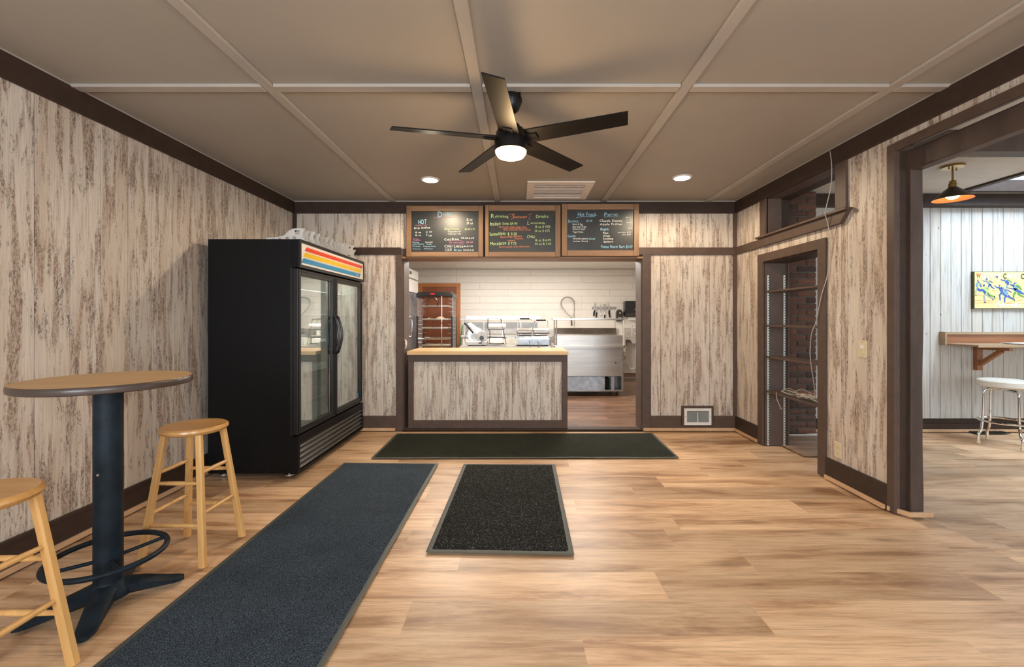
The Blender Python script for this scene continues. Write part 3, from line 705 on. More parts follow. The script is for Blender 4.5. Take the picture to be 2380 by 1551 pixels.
# frosted shelf organisers piled on top
def organiser():
    t = thing('shelf_organiser', (-1.80, 3.75, fz1+.001), '', 'organiser', 'frosted shelf organisers on the fridge')
    x0, x1, y, z = -2.36, -1.77, 3.75, fz1+.001
    m = B().box(x0, x1-.02, y-.045, y+.045, z+.002, z+.006).box(x0, x1-.02, y-.004, y, z+.006, z+.022)
    for k in range(9): m.box(x0+.05+k*.055, x0+.054+k*.055, y-.045, y+.045, z, z+.010)
    m.build('tray', 'frost', t)
    # curved end wall with holes, cut as a filled 2D outline
    cu = bpy.data.curves.new('fin', 'CURVE'); cu.dimensions = '2D'; cu.fill_mode = 'BOTH'; cu.extrude = .0015
    def spl(pts):
        s = cu.splines.new('POLY'); s.points.add(len(pts)-1); s.use_cyclic_u = True
        for i, p in enumerate(pts): s.points[i].co = (p[0], p[1], 0, 1)
    spl([(-.30, 0), (0, 0), (.014, .012), (.0, .026), (-.008, .05), (-.004, .075), (.012, .098), (.014, .106), (-.04, .110), (-.085, .104), (-.12, .085), (-.15, .052), (-.20, .035), (-.30, .028)])
    for cx, cy, r in ((-.24, .016, .009), (-.19, .018, .011), (-.13, .026, .015), (-.075, .028, .017), (-.035, .015, .008)): spl([(cx+r*math.cos(a), cy+r*.8*math.sin(a)) for a in [k*PI/6 for k in range(12)]][::-1])
    spl([(-.066, .058), (-.03, .058), (-.026, .092), (-.07, .092)][::-1])
    o = bpy.data.objects.new('f', cu); me = bpy.data.meshes.new_from_object(o); m = B()
    m._add([(p.co.x+x1-.015, y-.045+p.co.z, p.co.y+z+.006) for p in me.vertices], [tuple(f.vertices) for f in me.polygons])
    m._add([(p.co.x+x1-.015, y+.045+p.co.z, p.co.y+z+.006) for p in me.vertices], [tuple(f.vertices) for f in me.polygons])
    bpy.data.objects.remove(o)
    m.build('side_fin', 'frost', t)
    for yy in (y-.045, y+.045):
        B().tube([(x1-.015+a, yy, z+.006+b) for a, b in ((-.20, .035), (-.15, .052), (-.12, .085), (-.085, .104), (-.04, .110), (.014, .106), (.012, .098), (-.004, .075), (-.008, .05), (.0, .026), (.014, .012))], .0022, 5).build('fin_rim', 'frost', t)
    return t
og = organiser()
labs = ['frosted plastic shelf organiser on the fridge, nearest the camera', 'second frosted organiser from the near end of the fridge top', 'third frosted organiser from the near end of the fridge top', 'fourth frosted organiser from the near end of the fridge top',
        'middle frosted organiser of the row lying on the fridge', 'fourth frosted organiser from the far end of the fridge top', 'third frosted organiser from the far end of the fridge top', 'second frosted organiser from the far end, tipped up on the fridge', 'frosted organiser at the far end of the fridge top, by the back wall']
for i, l in enumerate(labs):
    o = og if i == 0 else copy_tree(og)
    y = 3.70+i*.132; o.location = (-1.80+(-.01, .02, .0, .025, .005, .02, .0, .01, -.01)[i], y, fz1+.001+(.03 if i == 7 else 0)); o.rotation_euler = (0, (.12 if i == 7 else 0), (.10, -.06, .03, -.08, .05, -.03, .06, -.15, .08)[i]*.5); o['label'] = l

# ------------------------------------------------------------------ bar table
tx, ty = -1.843, 1.976
tb = thing('bar_table', (tx, ty, 0), 'round oak-topped bar table on a blue-black iron pedestal', 'table')
B().lathe([(0, .995), (.300, .995), (.302, .9955), (.302, 1.0), (0, 1.0)], (tx, ty, 0), 72).build('tabletop', 'laminate', tb)
B().lathe([(.292, .968), (.300, .968), (.3055, .972), (.307, .984), (.3055, .996), (.302, 1.0), (.300, .997), (.292, .997)], (tx, ty, 0), 72).build('edge_band', 'edge', tb)
B().lathe([(0, .969), (.295, .969), (.295, .996), (0, .996)], (tx, ty, 0), 48).build('underside', 'edge', tb)
B().lathe([(.052, .075), (.052, .968)], (tx, ty, 0), 32).build('column', 'castiron', tb)
bs = B(); bs.lathe([(.085, .03), (.082, .06), (.060, .085), (.052, .10)], (tx, ty, 0), 24)
bs.build('base_hub', 'castiron', tb)
for (px_, py_) in ((-1.636, 2.150), (-1.712, 1.722), (-2.052, 1.780), (-1.975, 2.23)):
    d = Vector((px_-tx, py_-ty, 0)); L = d.length; d.normalize(); n_ = Vector((-d.y, d.x, 0)); m = B(); vs = []; fs = []; K = 14; R = 8
    for i in range(K):
        t = i/(K-1); c = Vector((tx, ty, 0))+d*(L*t); w = .048-.016*t if t < .9 else .034*(1-(t-.9)/.1*.45); top = .088*(1-t)**1.25+.020+.012*math.sin(PI*t)*0; top += .012*(1-abs(2*t-1)); bot = max(0, .030*(1-t)-.004) if t < .8 else 0
        for k in range(R):
            a = 2*PI*k/R+PI/8; sx = max(-1, min(1, math.cos(a)*1.25)); sz = max(-1, min(1, math.sin(a)*1.25))
            vs.append(tuple(c+n_*(w*sx*(.8 if sz > .5 else 1))+Vector((0, 0, bot+(top-bot)*(sz+1)/2))))
    for i in range(K-1):
        for k in range(R): fs.append((i*R+k, i*R+(k+1) % R, (i+1)*R+(k+1) % R, (i+1)*R+k))
    fs += [tuple(range(R))[::-1], tuple(range((K-1)*R, K*R))]; m._add(vs, fs); m.smooth = True; m.fix = True
    o = m.build('base_foot', 'castiron', tb)
rg = B().tube([(tx+.207*math.cos(a), ty+.207*math.sin(a), .21) for a in [2*PI*k/56 for k in range(56)]], .012, 10, True).build('foot_ring', 'castiron', tb)
for a in (52, 142, 232, 322):
    a = math.radians(a); B().rod((tx+.045*math.cos(a), ty+.045*math.sin(a), .195), (tx+.203*math.cos(a), ty+.203*math.sin(a), .21), .0085).build('spoke', 'castiron', rg)
B().lathe([(0, -.002), (.006, -.002), (.006, .002), (0, .002)], (tx+.004, ty-.053, .585), 12, 'y').build('screw', 'steel', tb)

# ------------------------------------------------------------------ wooden stools
def make_stool(x, y):
    t = thing('bar_stool', (x, y, 0), '', 'stool', 'honey wood bar stools at the round table')
    H_ = .69
    B().lathe([(0, H_-.036), (.140, H_-.036), (.152, H_-.030), (.159, H_-.018), (.157, H_-.008), (.148, H_-.001), (.12, H_-.002), (0, H_-.004)], (x, y, 0), 56).build('seat', 'stoolseat', t)
    f, g = .160, .092
    P = lambda sx, sy, z: Vector((x+sx*(f+(g-f)*z/(H_-.036)), y+sy*(f+(g-f)*z/(H_-.036)), z))
    for sx in (-1, 1):
        for sy in (-1, 1):
            m = B(); a, b = P(sx, sy, 0), P(sx, sy, H_-.034); w0, w1 = .033, .030; c = .006; vs = []; fs = []
            for q, w in ((a, w0), (b, w1)):
                h = w/2
                for (u, v) in ((-h+c, -h), (h-c, -h), (h, -h+c), (h, h-c), (h-c, h), (-h+c, h), (-h, h-c), (-h, -h+c)): vs.append((q.x+u, q.y+v, q.z))
            fs = [tuple(range(8))[::-1], tuple(range(8, 16))]+[(k, (k+1) % 8, (k+1) % 8+8, k+8) for k in range(8)]
            m._add(vs, fs); m.fix = True; m.build('leg', 'stool', t)
    for z, dirx in ((.20, 1), (.41, 1), (.255, 0), (.46, 0)):
        for s in (-1, 1):
            if dirx: a, b = P(-1, s, z), P(1, s, z)
            else: a, b = P(s, -1, z), P(s, 1, z)
            a, b = a+(b-a)*.06, b-(b-a)*.06
            n = 9; B().tube([a+(b-a)*k/(n-1) for k in range(n)], [.0085+.0028*math.sin(PI*k/(n-1)) for k in range(n)], 10).build('rung', 'stool', t)
    return t
s1 = make_stool(-1.777, 2.41); s1['label'] = 'honey wood stool between the round table and the fridge'
s2 = copy_tree(s1, loc=(-1.80, 1.46, 0)); s2['label'] = 'honey wood stool in front of the round table, cut by the left edge'

# ------------------------------------------------------------------ mats
def mat_obj(name, quad, label, pile, border, bw, cat='mat', bumpy=0, bevelw=None, zr=.004):
    """quad: four floor corners, near-left, near-right, far-right, far-left"""
    q = [Vector((*p, 0)) for p in quad]; c = sum(q, Vector())/4
    t = thing(name, c, label, cat, None)
    def Q(u, v): return (q[0]*(1-u)+q[1]*u)*(1-v)+(q[3]*(1-u)+q[2]*u)*v
    W_ = (q[1]-q[0]).length; L_ = (q[3]-q[0]).length
    bu, bv = bw/W_, bw/L_
    m = B(); nx, ny = 24, 30; vs = []; fs = []
    U = [0, bu*.35, bu]+[bu+(1-2*bu)*i/nx for i in range(1, nx)]+[1-bu, 1-bu*.35, 1]; V = [0, bv*.35, bv]+[bv+(1-2*bv)*i/ny for i in range(1, ny)]+[1-bv, 1-bv*.35, 1]
    def hgt(u, v):
        e = min(u/bu, (1-u)/bu, v/bv, (1-v)/bv)
        p = Q(u, v); wv = (noise.noise(Vector((p.x*3, p.y*3, 1)))+.4)*bumpy
        return (zr if e > .3 else .0012)+max(0, wv)*(1 if e > .1 else .2)
    for v in V:
        for u in U: p = Q(u, v); vs.append((p.x, p.y, hgt(u, v)))
    n = len(U); top = len(vs)
    for j in range(len(V)-1):
        for i in range(n-1): fs.append((j*n+i, j*n+i+1, (j+1)*n+i+1, (j+1)*n+i))
    m._add(vs, fs); m.smooth = True; m.build('rubber_border', border, t)
    m = B(); vs = []; nx, ny = 60, 90; fs = []; r = random.Random(2)
    for j in range(ny+1):
        for i in range(nx+1):
            u = bu+(1-2*bu)*i/nx; v = bv+(1-2*bv)*j/ny
            ed = i in (0, nx) or j in (0, ny)
            p = Q(min(1, max(0, u+(r.uniform(-.002, .002)/W_ if ed else 0))), v+(r.uniform(-.002, .002)/L_ if ed else 0)); wv = (noise.noise(Vector((p.x*3, p.y*3, 1)))+.4)*bumpy
            vs.append((p.x, p.y, max(0, wv)+(zr-.001 if ed else zr+.0045+r.uniform(-.0006, .0006))))
    for j in range(ny):
        for i in range(nx): a = j*(nx+1)+i; fs.append((a, a+1, a+nx+2, a+nx+1))
    m._add(vs, fs); m.smooth = True; m.build('pile', pile, t)
    return t
def fp(px, py): Y = EYE*F/(py-CY); return ((px-CX)*Y/F, Y)
nl, nr, fr_, fl_ = fp(229-150, 1541+122), fp(752-56, 1551+100), fp(1019, 1078), fp(800, 1076)
nl = (fp(229, 1541)[0]+(fp(229, 1541)[0]-fl_[0])*.55, 1.09); nr = (fp(752, 1551)[0]+(fp(752, 1551)[0]-fr_[0])*.30, 1.09)
mat_obj('runner_mat', (nl, nr, fr_, fl_), 'long blue-black carpet runner beside the round table', 'matblue', 'rubber', .022)
mat_obj('runner_mat', (fp(862, 1066), fp(1579, 1065), fp(1517, 1008), fp(921, 1009)), 'wide dark green-black runner in front of the serving counter', 'matgreen', 'rubber', .018, bumpy=.004)
mat_obj('floor_mat', (fp(989, 1285), fp(1335, 1291), fp(1290, 1080), fp(1078, 1079)), 'small black speckled mat in the middle of the floor', 'matblack', 'rubber', .026)

# ------------------------------------------------------------------ ceiling fan
ax_, ay_ = -.05, 2.60; bz = 2.325
fn = thing('ceiling_fan', (ax_, ay_, H), 'black five-blade ceiling fan with a lit round lamp', 'fan')
B().lathe([(.058, 2.582), (.066, 2.565), (.066, 2.545), (.054, 2.515), (.045, 2.495), (.022, 2.480), (0, 2.480)], (ax_, ay_, 0), 36).build('canopy', 'fanblack', fn)
B().lathe([(.058, 2.60), (.058, 2.583)], (ax_, ay_, 0), 36).build('canopy_collar', 'fanblack', fn)
B().lathe([(.014, 2.40), (.014, 2.49)], (ax_, ay_, 0), 16).build('downrod', 'fanblack', fn)
B().lathe([(0, 2.418), (.030, 2.418), (.052, 2.408), (.056, 2.39), (.078, 2.382), (.086, 2.365), (.090, 2.345), (.096, 2.335), (.098, 2.305), (.098, 2.26), (.094, 2.255), (.0, 2.255)], (ax_, ay_, 0), 48).build('motor_housing', 'fanblack', fn)
B().lathe([(.0, 2.2555), (.0925, 2.2555), (.091, 2.243), (.078, 2.224), (.05, 2.213), (0, 2.209)], (ax_, ay_, 0), 48).build('lamp_lens', 'fanlight', fn)
lo = light('fan_lamp', 'POINT', (ax_, ay_, 2.16), 15, (1, .66, .34), .07)
def blade_mesh():
    m = B(); n = 16; vs = []; fs = []
    for i in range(n+1):
        t = i/n; r_ = .10+.59*t; w = .060-.008*t
        tilt = -math.radians(13); x = r_
        for s_, z_ in ((-1, .0), (1, .0), (1, .007), (-1, .007)):
            yy = s_*w; xx = x-(.018*(yy/w*.5+.5) if i == n else 0)
            vs.append((xx, yy*math.cos(tilt), yy*math.sin(tilt)+z_))
    for i in range(n):
        for k in range(4): fs.append((i*4+k, i*4+(k+1) % 4, (i+1)*4+(k+1) % 4, (i+1)*4+k))
    fs += [(0, 3, 2, 1), (n*4, n*4+1, n*4+2, n*4+3)]; m._add(vs, fs); m.fix = True; return m.mesh('blade', M['fanblade'])
def iron_mesh():
    m = B(); c = math.cos(-math.radians(13)); s = math.sin(-math.radians(13))
    def bb(x0, x1, y0, y1, z0, z1):
        vs = [(x, y*c, y*s+z) for z in (z0, z1) for x, y in ((x0, y0), (x1, y0), (x1, y1), (x0, y1))]
        m._add(vs, [(0, 3, 2, 1), (4, 5, 6, 7), (0, 1, 5, 4), (1, 2, 6, 5), (2, 3, 7, 6), (3, 0, 4, 7)])
    bb(.08, .165, -.026, -.018, -.008, -.0005); bb(.08, .165, .018, .026, -.008, -.0005); bb(.157, .165, -.018, .018, -.008, -.0005); bb(.08, .157, -.018, .018, -.004, -.0005)
    return m.mesh('blade_iron', M['fanblack'])
bme, ime = blade_mesh(), iron_mesh()
for k in range(5):
    a = math.radians(-95.5+72*k)
    o = bpy.data.objects.new('blade', bme); COL.objects.link(o); o.location = (ax_, ay_, bz); o.rotation_euler = (0, 0, a); attach(o, fn)
    p = bpy.data.objects.new('blade_iron', ime); COL.objects.link(p); p.location = (ax_, ay_, bz); p.rotation_euler = (0, 0, a); attach(p, o)

# ------------------------------------------------------------------ recessed lights and ceiling vent
for x, y, l in ((-.852, 4.216, 'lit recessed ceiling light above the drinks chalkboard, left of the fan'), (1.533, 4.152, 'lit recessed ceiling light on the right, beyond the fan')):
    t = thing('recessed_light', (x, y, H), l, 'ceiling light', 'recessed ceiling lights')
    B().lathe([(.090, H-.001), (.090, H-.006), (.072, H-.012), (.072, H-.001)], (x, y, 0), 40).build('trim_ring', 'white', t)
    B().lathe([(0, H-.012), (.071, H-.012), (.071, H-.006), (0, H-.006)], (x, y, 0), 40).build('lens', 'canlight', t)
    light('recessed_lamp', 'SPOT', (x, y, H-.02), 66, (1, .80, .56), .045, spot_size=math.radians(172), spot_blend=.35)
vx0, vx1, vy0, vy1 = .078, .735, 4.262, 4.885
cv = thing('ceiling_vent', ((vx0+vx1)/2, (vy0+vy1)/2, H), 'square cream louvred vent on the ceiling behind the fan', 'vent')
m = B(); w = .075
for a in ((vx0, vx1, vy0, vy0+w), (vx0, vx1, vy1-w, vy1), (vx0, vx0+w, vy0+w, vy1-w), (vx1-w, vx1, vy0+w, vy1-w)): m.box(*a, H-.014, H-.001)
m.build('vent_frame', 'ventwhite', cv, bevel=.003)
box(vx0+w, vx1-w, vy0+w, vy1-w, H-.003, H-.001).build('vent_back', 'ventwhite', cv)
for i in range(9):
    y = vy0+w+.010+i*.053
    B().prism([(y, H-.013), (y+.034, H-.004), (y+.036, H-.006), (y+.003, H-.016)], vx0+w, vx1-w, 'x').build('slat', 'ventwhite', cv)

# ------------------------------------------------------------------ chalkboards
BY = 4.905
def bw(px, py, Y=BY): return ((px-CX)*Y/F, EYE-(py-CY)*Y/F)
def chalkboard(px0, px1, py0, py1, ipx0, ipx1, ipy0, ipy1, label):
    x0, z1 = bw(px0, py0); x1, z0 = bw(px1, py1); ix0, iz1 = bw(ipx0, ipy0); ix1, iz0 = bw(ipx1, ipy1)
    t = thing('chalkboard', ((x0+x1)/2, 4.95, z0), label, 'chalkboard', 'menu chalkboards above the serving opening')
    box(ix0-.005, ix1+.005, BY+.018, BY+.028, iz0-.005, iz1+.005).build('slate', 'chalkboard', t)
    box(x0, ix0, BY, BY+.035, z0, z1, c=.003).build('stile', 'framev', t); box(ix1, x1, BY, BY+.035, z0, z1, c=.003).build('stile', 'framev', t)
    box(ix0, ix1, BY+.002, BY+.035, iz1, z1, c=.003).build('rail', 'frame', t); box(ix0, ix1, BY+.002, BY+.035, z0, iz0, c=.003).build('rail', 'frame', t)
    return t
class Chalk:
    """handwriting placed on a board's face; positions in the board's zoomed photo crop (11.93 px per photo px)"""
    def __init__(s, t, ox, oy): s.t, s.ox, s.oy, s.m = t, ox, oy, {}; s.r = random.Random(ox)
    def p(s, cx, cy): x, z = bw(s.ox+cx/11.93, s.oy+cy/11.93, BY+.0175); return (x, BY+.0175, z)
    def w(s, col, cx, cy, h, txt, wid=None, rot=0):
        """baseline-left point, capital height, optional total width, slope"""
        mb = B(); k = (BY+.0175)/F/11.93
        size = h*k/.70
        o = s.p(cx, cy); u = (math.cos(rot), 0, math.sin(rot)); v = (-math.sin(rot), 0, math.cos(rot))
        x = 0; adv = []
        tmp = B(); text_into(tmp, txt, (0, 0, 0), (1, 0, 0), (0, 0, 1), size)
        tw = max(p[0] for p in tmp.v)
        sx = (wid*k/tw) if wid else 1
        # letter by letter, each a little up, down and turned, as handwriting is
        cur = 0; n = len(txt)
        widths = []
        for ch_ in txt:
            if ch_ == ' ': widths.append(size*.33); continue
            q = B(); text_into(q, ch_, (0, 0, 0), (1, 0, 0), (0, 0, 1), size); widths.append(max(p[0] for p in q.v)+size*.045)
        tot = sum(widths); sx = wid*k/tot if wid else 1
        for ch_, wd in zip(txt, widths):
            if ch_ != ' ':
                j = s.r.uniform(-.05, .05)*size; a = s.r.uniform(-.06, .06)
                uu = (math.cos(rot+a), 0, math.sin(rot+a)); vv = (-math.sin(rot+a), 0, math.cos(rot+a))
                text_into(mb, ch_, Vector(o)+Vector(u)*cur*sx+Vector(v)*j, uu, vv, size, s.r.uniform(-.05, .12), sx, .0006, -.002*size)
            cur += wd
        mb.smooth = False; mb.build('chalk_writing', 'c_'+col, s.t, col+' chalk writing')
    def line(s, col, pts, r=3.0):
        mb = B(); mb.tube(smoothpath([s.p(*q) for q in pts], 4), r*(BY/F/11.93), 5); mb.smooth = False; mb.build('chalk_stroke', 'c_'+col, s.t, col+' chalk stroke')
    def finish(s):
        for c, m in s.m.items(): m.smooth = False; m.build('chalk_writing', 'c_'+c, s.t, c+' chalk writing')
t1 = chalkboard(944, 1123, 478, 597, 955.6, 1112, 490.5, 585.5, 'left menu chalkboard headed Drinks, with the HOT list')
c = Chalk(t1, 940, 470)
c.w('blue', 910, 415, 160, 'D', 140); c.w('blue', 1065, 390, 105, 'rinks', 245, .12); c.line('pink', [(820, 440), (860, 412), (905, 440), (1000, 440), (1100, 430), (1200, 445), (1300, 425), (1410, 430)], 4)
c.w('blue', 380, 610, 130, 'HOT', 235); c.line('pink', [(300, 650), (340, 640), (360, 665), (410, 635), (440, 655), (520, 630), (560, 645), (640, 630)], 4)
c.w('white', 265, 745, 48, 'Drip Coffee', 450, .04)
c.w('white', 285, 860, 42, '12 oz', 185); c.w('blue', 600, 855, 48, '$', 40); c.w('white', 685, 842, 38, '2.00', 80)
c.w('white', 285, 940, 42, '16 oz', 185); c.w('blue', 595, 930, 48, '$', 40); c.w('white', 670, 950, 38, '2.50', 90)
c.w('pink', 230, 1040, 38, 'Syrups', 170); c.line('pink', [(220, 1080), (340, 1065), (450, 1060)], 3)
c.w('blue', 220, 1130, 32, 'Mocha', 180); c.w('white', 575, 1125, 32, 'Lavender', 220)
c.w('blue', 220, 1185, 32, 'Wht Mocha', 315, .04); c.w('blue', 600, 1180, 32, 'Vanilla', 155)
c.w('blue', 212, 1240, 34, 'Caramel', 225); c.w('blue', 525, 1240, 34, 'Peppermint', 350)
c.w('blue', 220, 1312, 34, 'Coconut', 225); c.w('blue', 535, 1308, 34, 'Hazelnut', 250)
c.w('white', 1710, 525, 85, '16 oz', 180); c.w('white', 1715, 615, 70, '20 oz', 190)
c.w('green', 1105, 765, 50, 'Espresso', 420); c.w('green', 1670, 770, 45, '$3.00-3.75', 280)
c.w('white', 1205, 835, 38, 'Cappuccino 4.5', 360); c.w('white', 1205, 900, 38, 'Americano 4.25', 355)
c.w('white', 1100, 1070, 60, 'Cold Brew', 415, .05); c.w('white', 1570, 1015, 42, '$5.50-6.25', 360)
c.w('pink', 1335, 1140, 42, 'extra shot', 290); c.w('pink', 1710, 1135, 46, '$0.69', 200)
c.line('pink', [(1230, 1150), (1260, 1085), (1400, 1065), (1560, 1070), (1650, 1110), (1620, 1170), (1450, 1190), (1290, 1185), (1235, 1160)], 3); c.line('pink', [(1250, 1120), (1290, 1150), (1270, 1090), (1310, 1130)], 3)
c.w('white', 1105, 1258, 72, 'Chai Latte', 530); c.w('white', 1650, 1245, 40, '$6.25-7.00', 245)
c.w('white', 1120, 1355, 72, 'COLD', 195); c.w('blue', 1365, 1360, 68, 'Brew', 230); c.w('white', 1630, 1355, 46, '$5.50-6.25', 300); c.finish()
t2 = chalkboard(1127.5, 1303, 476.5, 597, 1136, 1290.5, 490, 585.5, 'middle menu chalkboard headed Refreshing Summer Drinks')
c = Chalk(t2, 1120, 470)
c.w('green', 240, 440, 115, 'R', 115); c.w('green', 360, 430, 80, 'efreshing', 380, .0); c.w('orange', 840, 455, 130, 'S', 80); c.w('orange', 925, 440, 75, 'ummer', 340); c.w('green', 1490, 435, 90, 'Drinks', 360)
for a in (((765, 330), (820, 345)), ((800, 408), (825, 402)), ((800, 488), (830, 455)), ((1300, 352), (1372, 328)), ((1315, 405), (1345, 405)), ((1300, 440), (1340, 495))): c.line('orange', a, 6)
c.w('green', 220, 655, 95, 'Italian', 310, .06); c.w('green', 565, 630, 75, 'Soda', 180); c.w('green', 780, 635, 80, '$4.99', 205)
c.w('orange', 470, 708, 46, 'Flavors: lime, orange, mango, berry,', 770); c.w('orange', 580, 745, 40, 'raspberry, peach, blackberry, cherry,', 695); c.w('orange', 595, 790, 46, 'lemon, watermelon, cherry, coconut', 765)
c.w('green', 212, 940, 95, 'Smoothies', 450, .08); c.w('green', 710, 915, 75, '$ 5.50', 265)
c.w('orange', 515, 1000, 56, 'Flavors: mango, wild berry', 600, .06); c.w('orange', 905, 1030, 44, 'strawberry,', 240); c.w('orange', 715, 1082, 40, 'raspberry', 210)
c.w('green', 220, 1200, 90, 'Mocalatte', 460, .06); c.w('green', 720, 1180, 72, '$ 7.75', 235); c.w('orange', 470, 1262, 48, 'Flavors: caramel, mocha, white mocha', 850, .01)
c.w('green', 1250, 630, 100, 'L', 80); c.w('green', 1345, 605, 62, 'emonade', 410); c.w('green', 1465, 715, 72, '16 oz $ 4.00', 430); c.w('green', 1460, 825, 66, '20 oz $ 4.75', 425)
c.w('green', 1245, 1000, 85, 'CHAi', 225); c.w('green', 1465, 1085, 66, '16 oz $ 6.49', 445); c.w('green', 1465, 1185, 60, '20 oz $ 7.49', 455); c.finish()
t3 = chalkboard(1305.5, 1485.5, 474, 595, 1318.5, 1473.5, 487, 581.5, 'right menu chalkboard headed Hot Food and Pastries')
c = Chalk(t3, 1300, 470)
c.w('blue', 500, 385, 105, 'Hot Food', 500); c.line('blue', [(470, 435), (600, 408), (800, 405), (950, 395), (1045, 360)], 5)
c.w('blue', 1230, 385, 105, 'P', 90); c.w('blue', 1330, 375, 75, 'astries', 290); c.line('blue', [(1240, 422), (1350, 400), (1500, 408), (1600, 400), (1640, 360)], 4)
c.w('blue', 232, 565, 78, 'Burritos', 295); c.w('blue', 750, 545, 50, '$7.00', 165)
for y, s_, w_ in ((635, 'Bacon & Egg', 285), (708, 'Black Bean & Egg', 380), (770, 'Chicken & Potato', 350), (848, 'Vegan Fiesta', 300)): c.w('white', 365, y, 48, s_, w_)
c.w('blue', 230, 970, 66, 'Quiche', 225); c.w('white', 380, 1035, 48, 'Florentine (spinach)', 425); c.w('blue', 825, 1045, 48, '$5.00', 165); c.w('white', 380, 1102, 44, 'Lorraine  (bacon)', 410)
c.w('white', 1110, 545, 62, 'Classic Donut', 640); c.w('white', 1120, 640, 55, 'Apple Fritter', 640, .01); c.w('blue', 1130, 780, 72, 'Bagels', 240)
for y, x_, s_, w_ in ((880, 1205, 'Plain', 150), (955, 1215, 'Asiago', 195), (1040, 1215, 'Everything', 280), (1120, 1230, 'Blueberry', 270)): c.w('white', x_, y, 52, s_, w_)
c.w('blue', 1150, 1272, 78, 'Peanut Butter Bars $2.49', 875); c.w('white', 1840, 440, 38, '$3.75', 140); c.w('white', 1860, 580, 36, '$3.99', 135); c.w('white', 1905, 745, 36, '$2.99', 120)
c.w('white', 1615, 855, 32, 'cream cheese', 220); c.w('white', 1870, 850, 32, '$1.25', 110); c.w('white', 1740, 915, 32, 'butter', 105); c.w('white', 1870, 912, 32, '$0.50', 110); c.finish()

# ------------------------------------------------------------------ serving counter
sc_ = thing('serving_counter', (-.35, 5.25, 0), 'serving counter faced in distressed boards under a butcher-block top', 'counter')
cx0, cx1 = -1.262, .548
B().box(cx0+.012, cx1-.012, 5.035, 5.52, .017, .855).build('carcass', 'brown', sc_)
m = B().box(cx0, cx1, 5.005, 5.035, .775, .855); m.build('front_rail', 'brown', sc_, bevel=.002)
B().box(cx0, cx0+.058, 5.005, 5.035, .017, .775).build('front_stile', 'brown', sc_, bevel=.002)
B().box(cx1-.060, cx1, 5.005, 5.035, .017, .775).build('front_stile', 'brown', sc_, bevel=.002)
B().box(cx0+.058, cx1-.060, 5.005, 5.035, .017, .107).build('front_rail', 'brown', sc_, bevel=.002)
x = cx0+.058
while x < cx1-.061:
    w_ = min(.1605, cx1-.060-x)
    plank(sc_, w_-.0025, .010, .775-.107, 'dist', (x, 5.034, .107), 0); x += .1605
wt = thing('countertop', (-.35, 5.25, .856), 'honey butcher-block countertop on the serving counter', 'countertop')
for i in range(12):
    y = 4.965+i*.051; box(cx0-.005, cx1+.006, y, y+.0504, .856, .897, c=.0015).build('stave', 'butcher', wt)
hk = thing('door_hook', (OX0+.014, 5.06, 1.0), 'small white hook on the left jamb of the serving opening', 'hook')
B().tube(smoothpath([(OX0+.013, 5.03, 1.02), (OX0+.03, 5.02, 1.0), (OX0+.028, 5.02, .96), (OX0+.016, 5.03, .93)], 4), .008, 6).lathe([(.0, 0), (.022, .002), (.022, .006), (0, .008)], (OX0+.0125, 5.04, .985), 14, 'x').build('hook', 'white', hk)

# floor register in the back wall
rg_ = thing('floor_register', (2.015, 4.98, .17), 'white metal floor register in a brown surround', 'vent')
B().box(1.835, 1.860, 4.976, 4.998, .05, .277).box(2.170, 2.195, 4.976, 4.998, .05, .277).box(1.860, 2.170, 4.976, 4.998, .255, .277).build('surround', 'brown', rg_)
rx0, rx1, rz0, rz1 = 1.862, 2.168, .062, .252
B().box(rx0, rx1, 4.972, 4.978, rz0, rz0+.032).box(rx0, rx1, 4.972, 4.978, rz1-.030, rz1).box(rx0, rx0+.030, 4.972, 4.978, rz0+.032, rz1-.030).box(rx1-.028, rx1, 4.972, 4.978, rz0+.032, rz1-.03).box(2.010, 2.018, 4.971, 4.978, rz0+.032, rz1-.03).build('faceplate', 'white', rg_)
box(rx0+.03, rx1-.028, 4.984, 4.99, rz0+.032, rz1-.03).build('backing', 'grille', rg_)
for i in range(16):
    z = rz0+.036+i*.0078; B().prism([(4.974, z), (4.983, z+.003), (4.983, z+.005), (4.974, z+.002)], rx0+.03, rx1-.028, 'x').build('louvre', 'grille', rg_)
B().box(2.008, 2.020, 4.962, 4.971, .212, .222).build('lever', 'brass', rg_)
for xx in (rx0+.014, rx1-.014): B().lathe([(0, 0), (.004, 0), (.004, .002), (0, .002)], (xx, 4.970, .157), 10, 'y').build('screw', 'dark', rg_)

# ------------------------------------------------------------------ built-in bookcase
bc = thing('bookcase', (2.57, 4.0, 0), 'built-in brown bookcase with four shelves, open at the back', 'bookcase')
X0 = XR-.02
m = B().box(X0, XR+.004, 4.42, 4.507, 0, 1.915); m.build('casing', 'brown', bc, bevel=.003)
box(X0, XR+.004, 3.512, 3.603, 0, 1.915).build('casing', 'brown', bc, bevel=.003)
box(X0, XR+.004, 3.603, 4.42, 1.833, 1.915).build('casing', 'brown', bc, bevel=.003)
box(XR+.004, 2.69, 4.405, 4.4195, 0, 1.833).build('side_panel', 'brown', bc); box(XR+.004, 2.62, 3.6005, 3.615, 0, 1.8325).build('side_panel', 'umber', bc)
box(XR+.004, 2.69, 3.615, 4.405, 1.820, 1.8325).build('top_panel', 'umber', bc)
box(2.676, 2.692, 4.392, 4.4045, 0, 1.82).build('side_stop', 'brown', bc)
for x in (2.478, 2.640):
    m = B().box(x, x+.016, 4.4005, 4.405, .0, 1.70); o = m.build('shelf_standard', 'standard', bc)
    m = B(); [m.box(x+.004, x+.012, 4.3998, 4.4005, .02+i*.0254, .029+i*.0254) for i in range(66)]; o2 = m.build('slots', 'dark', o); o2['kind'] = 'stuff'
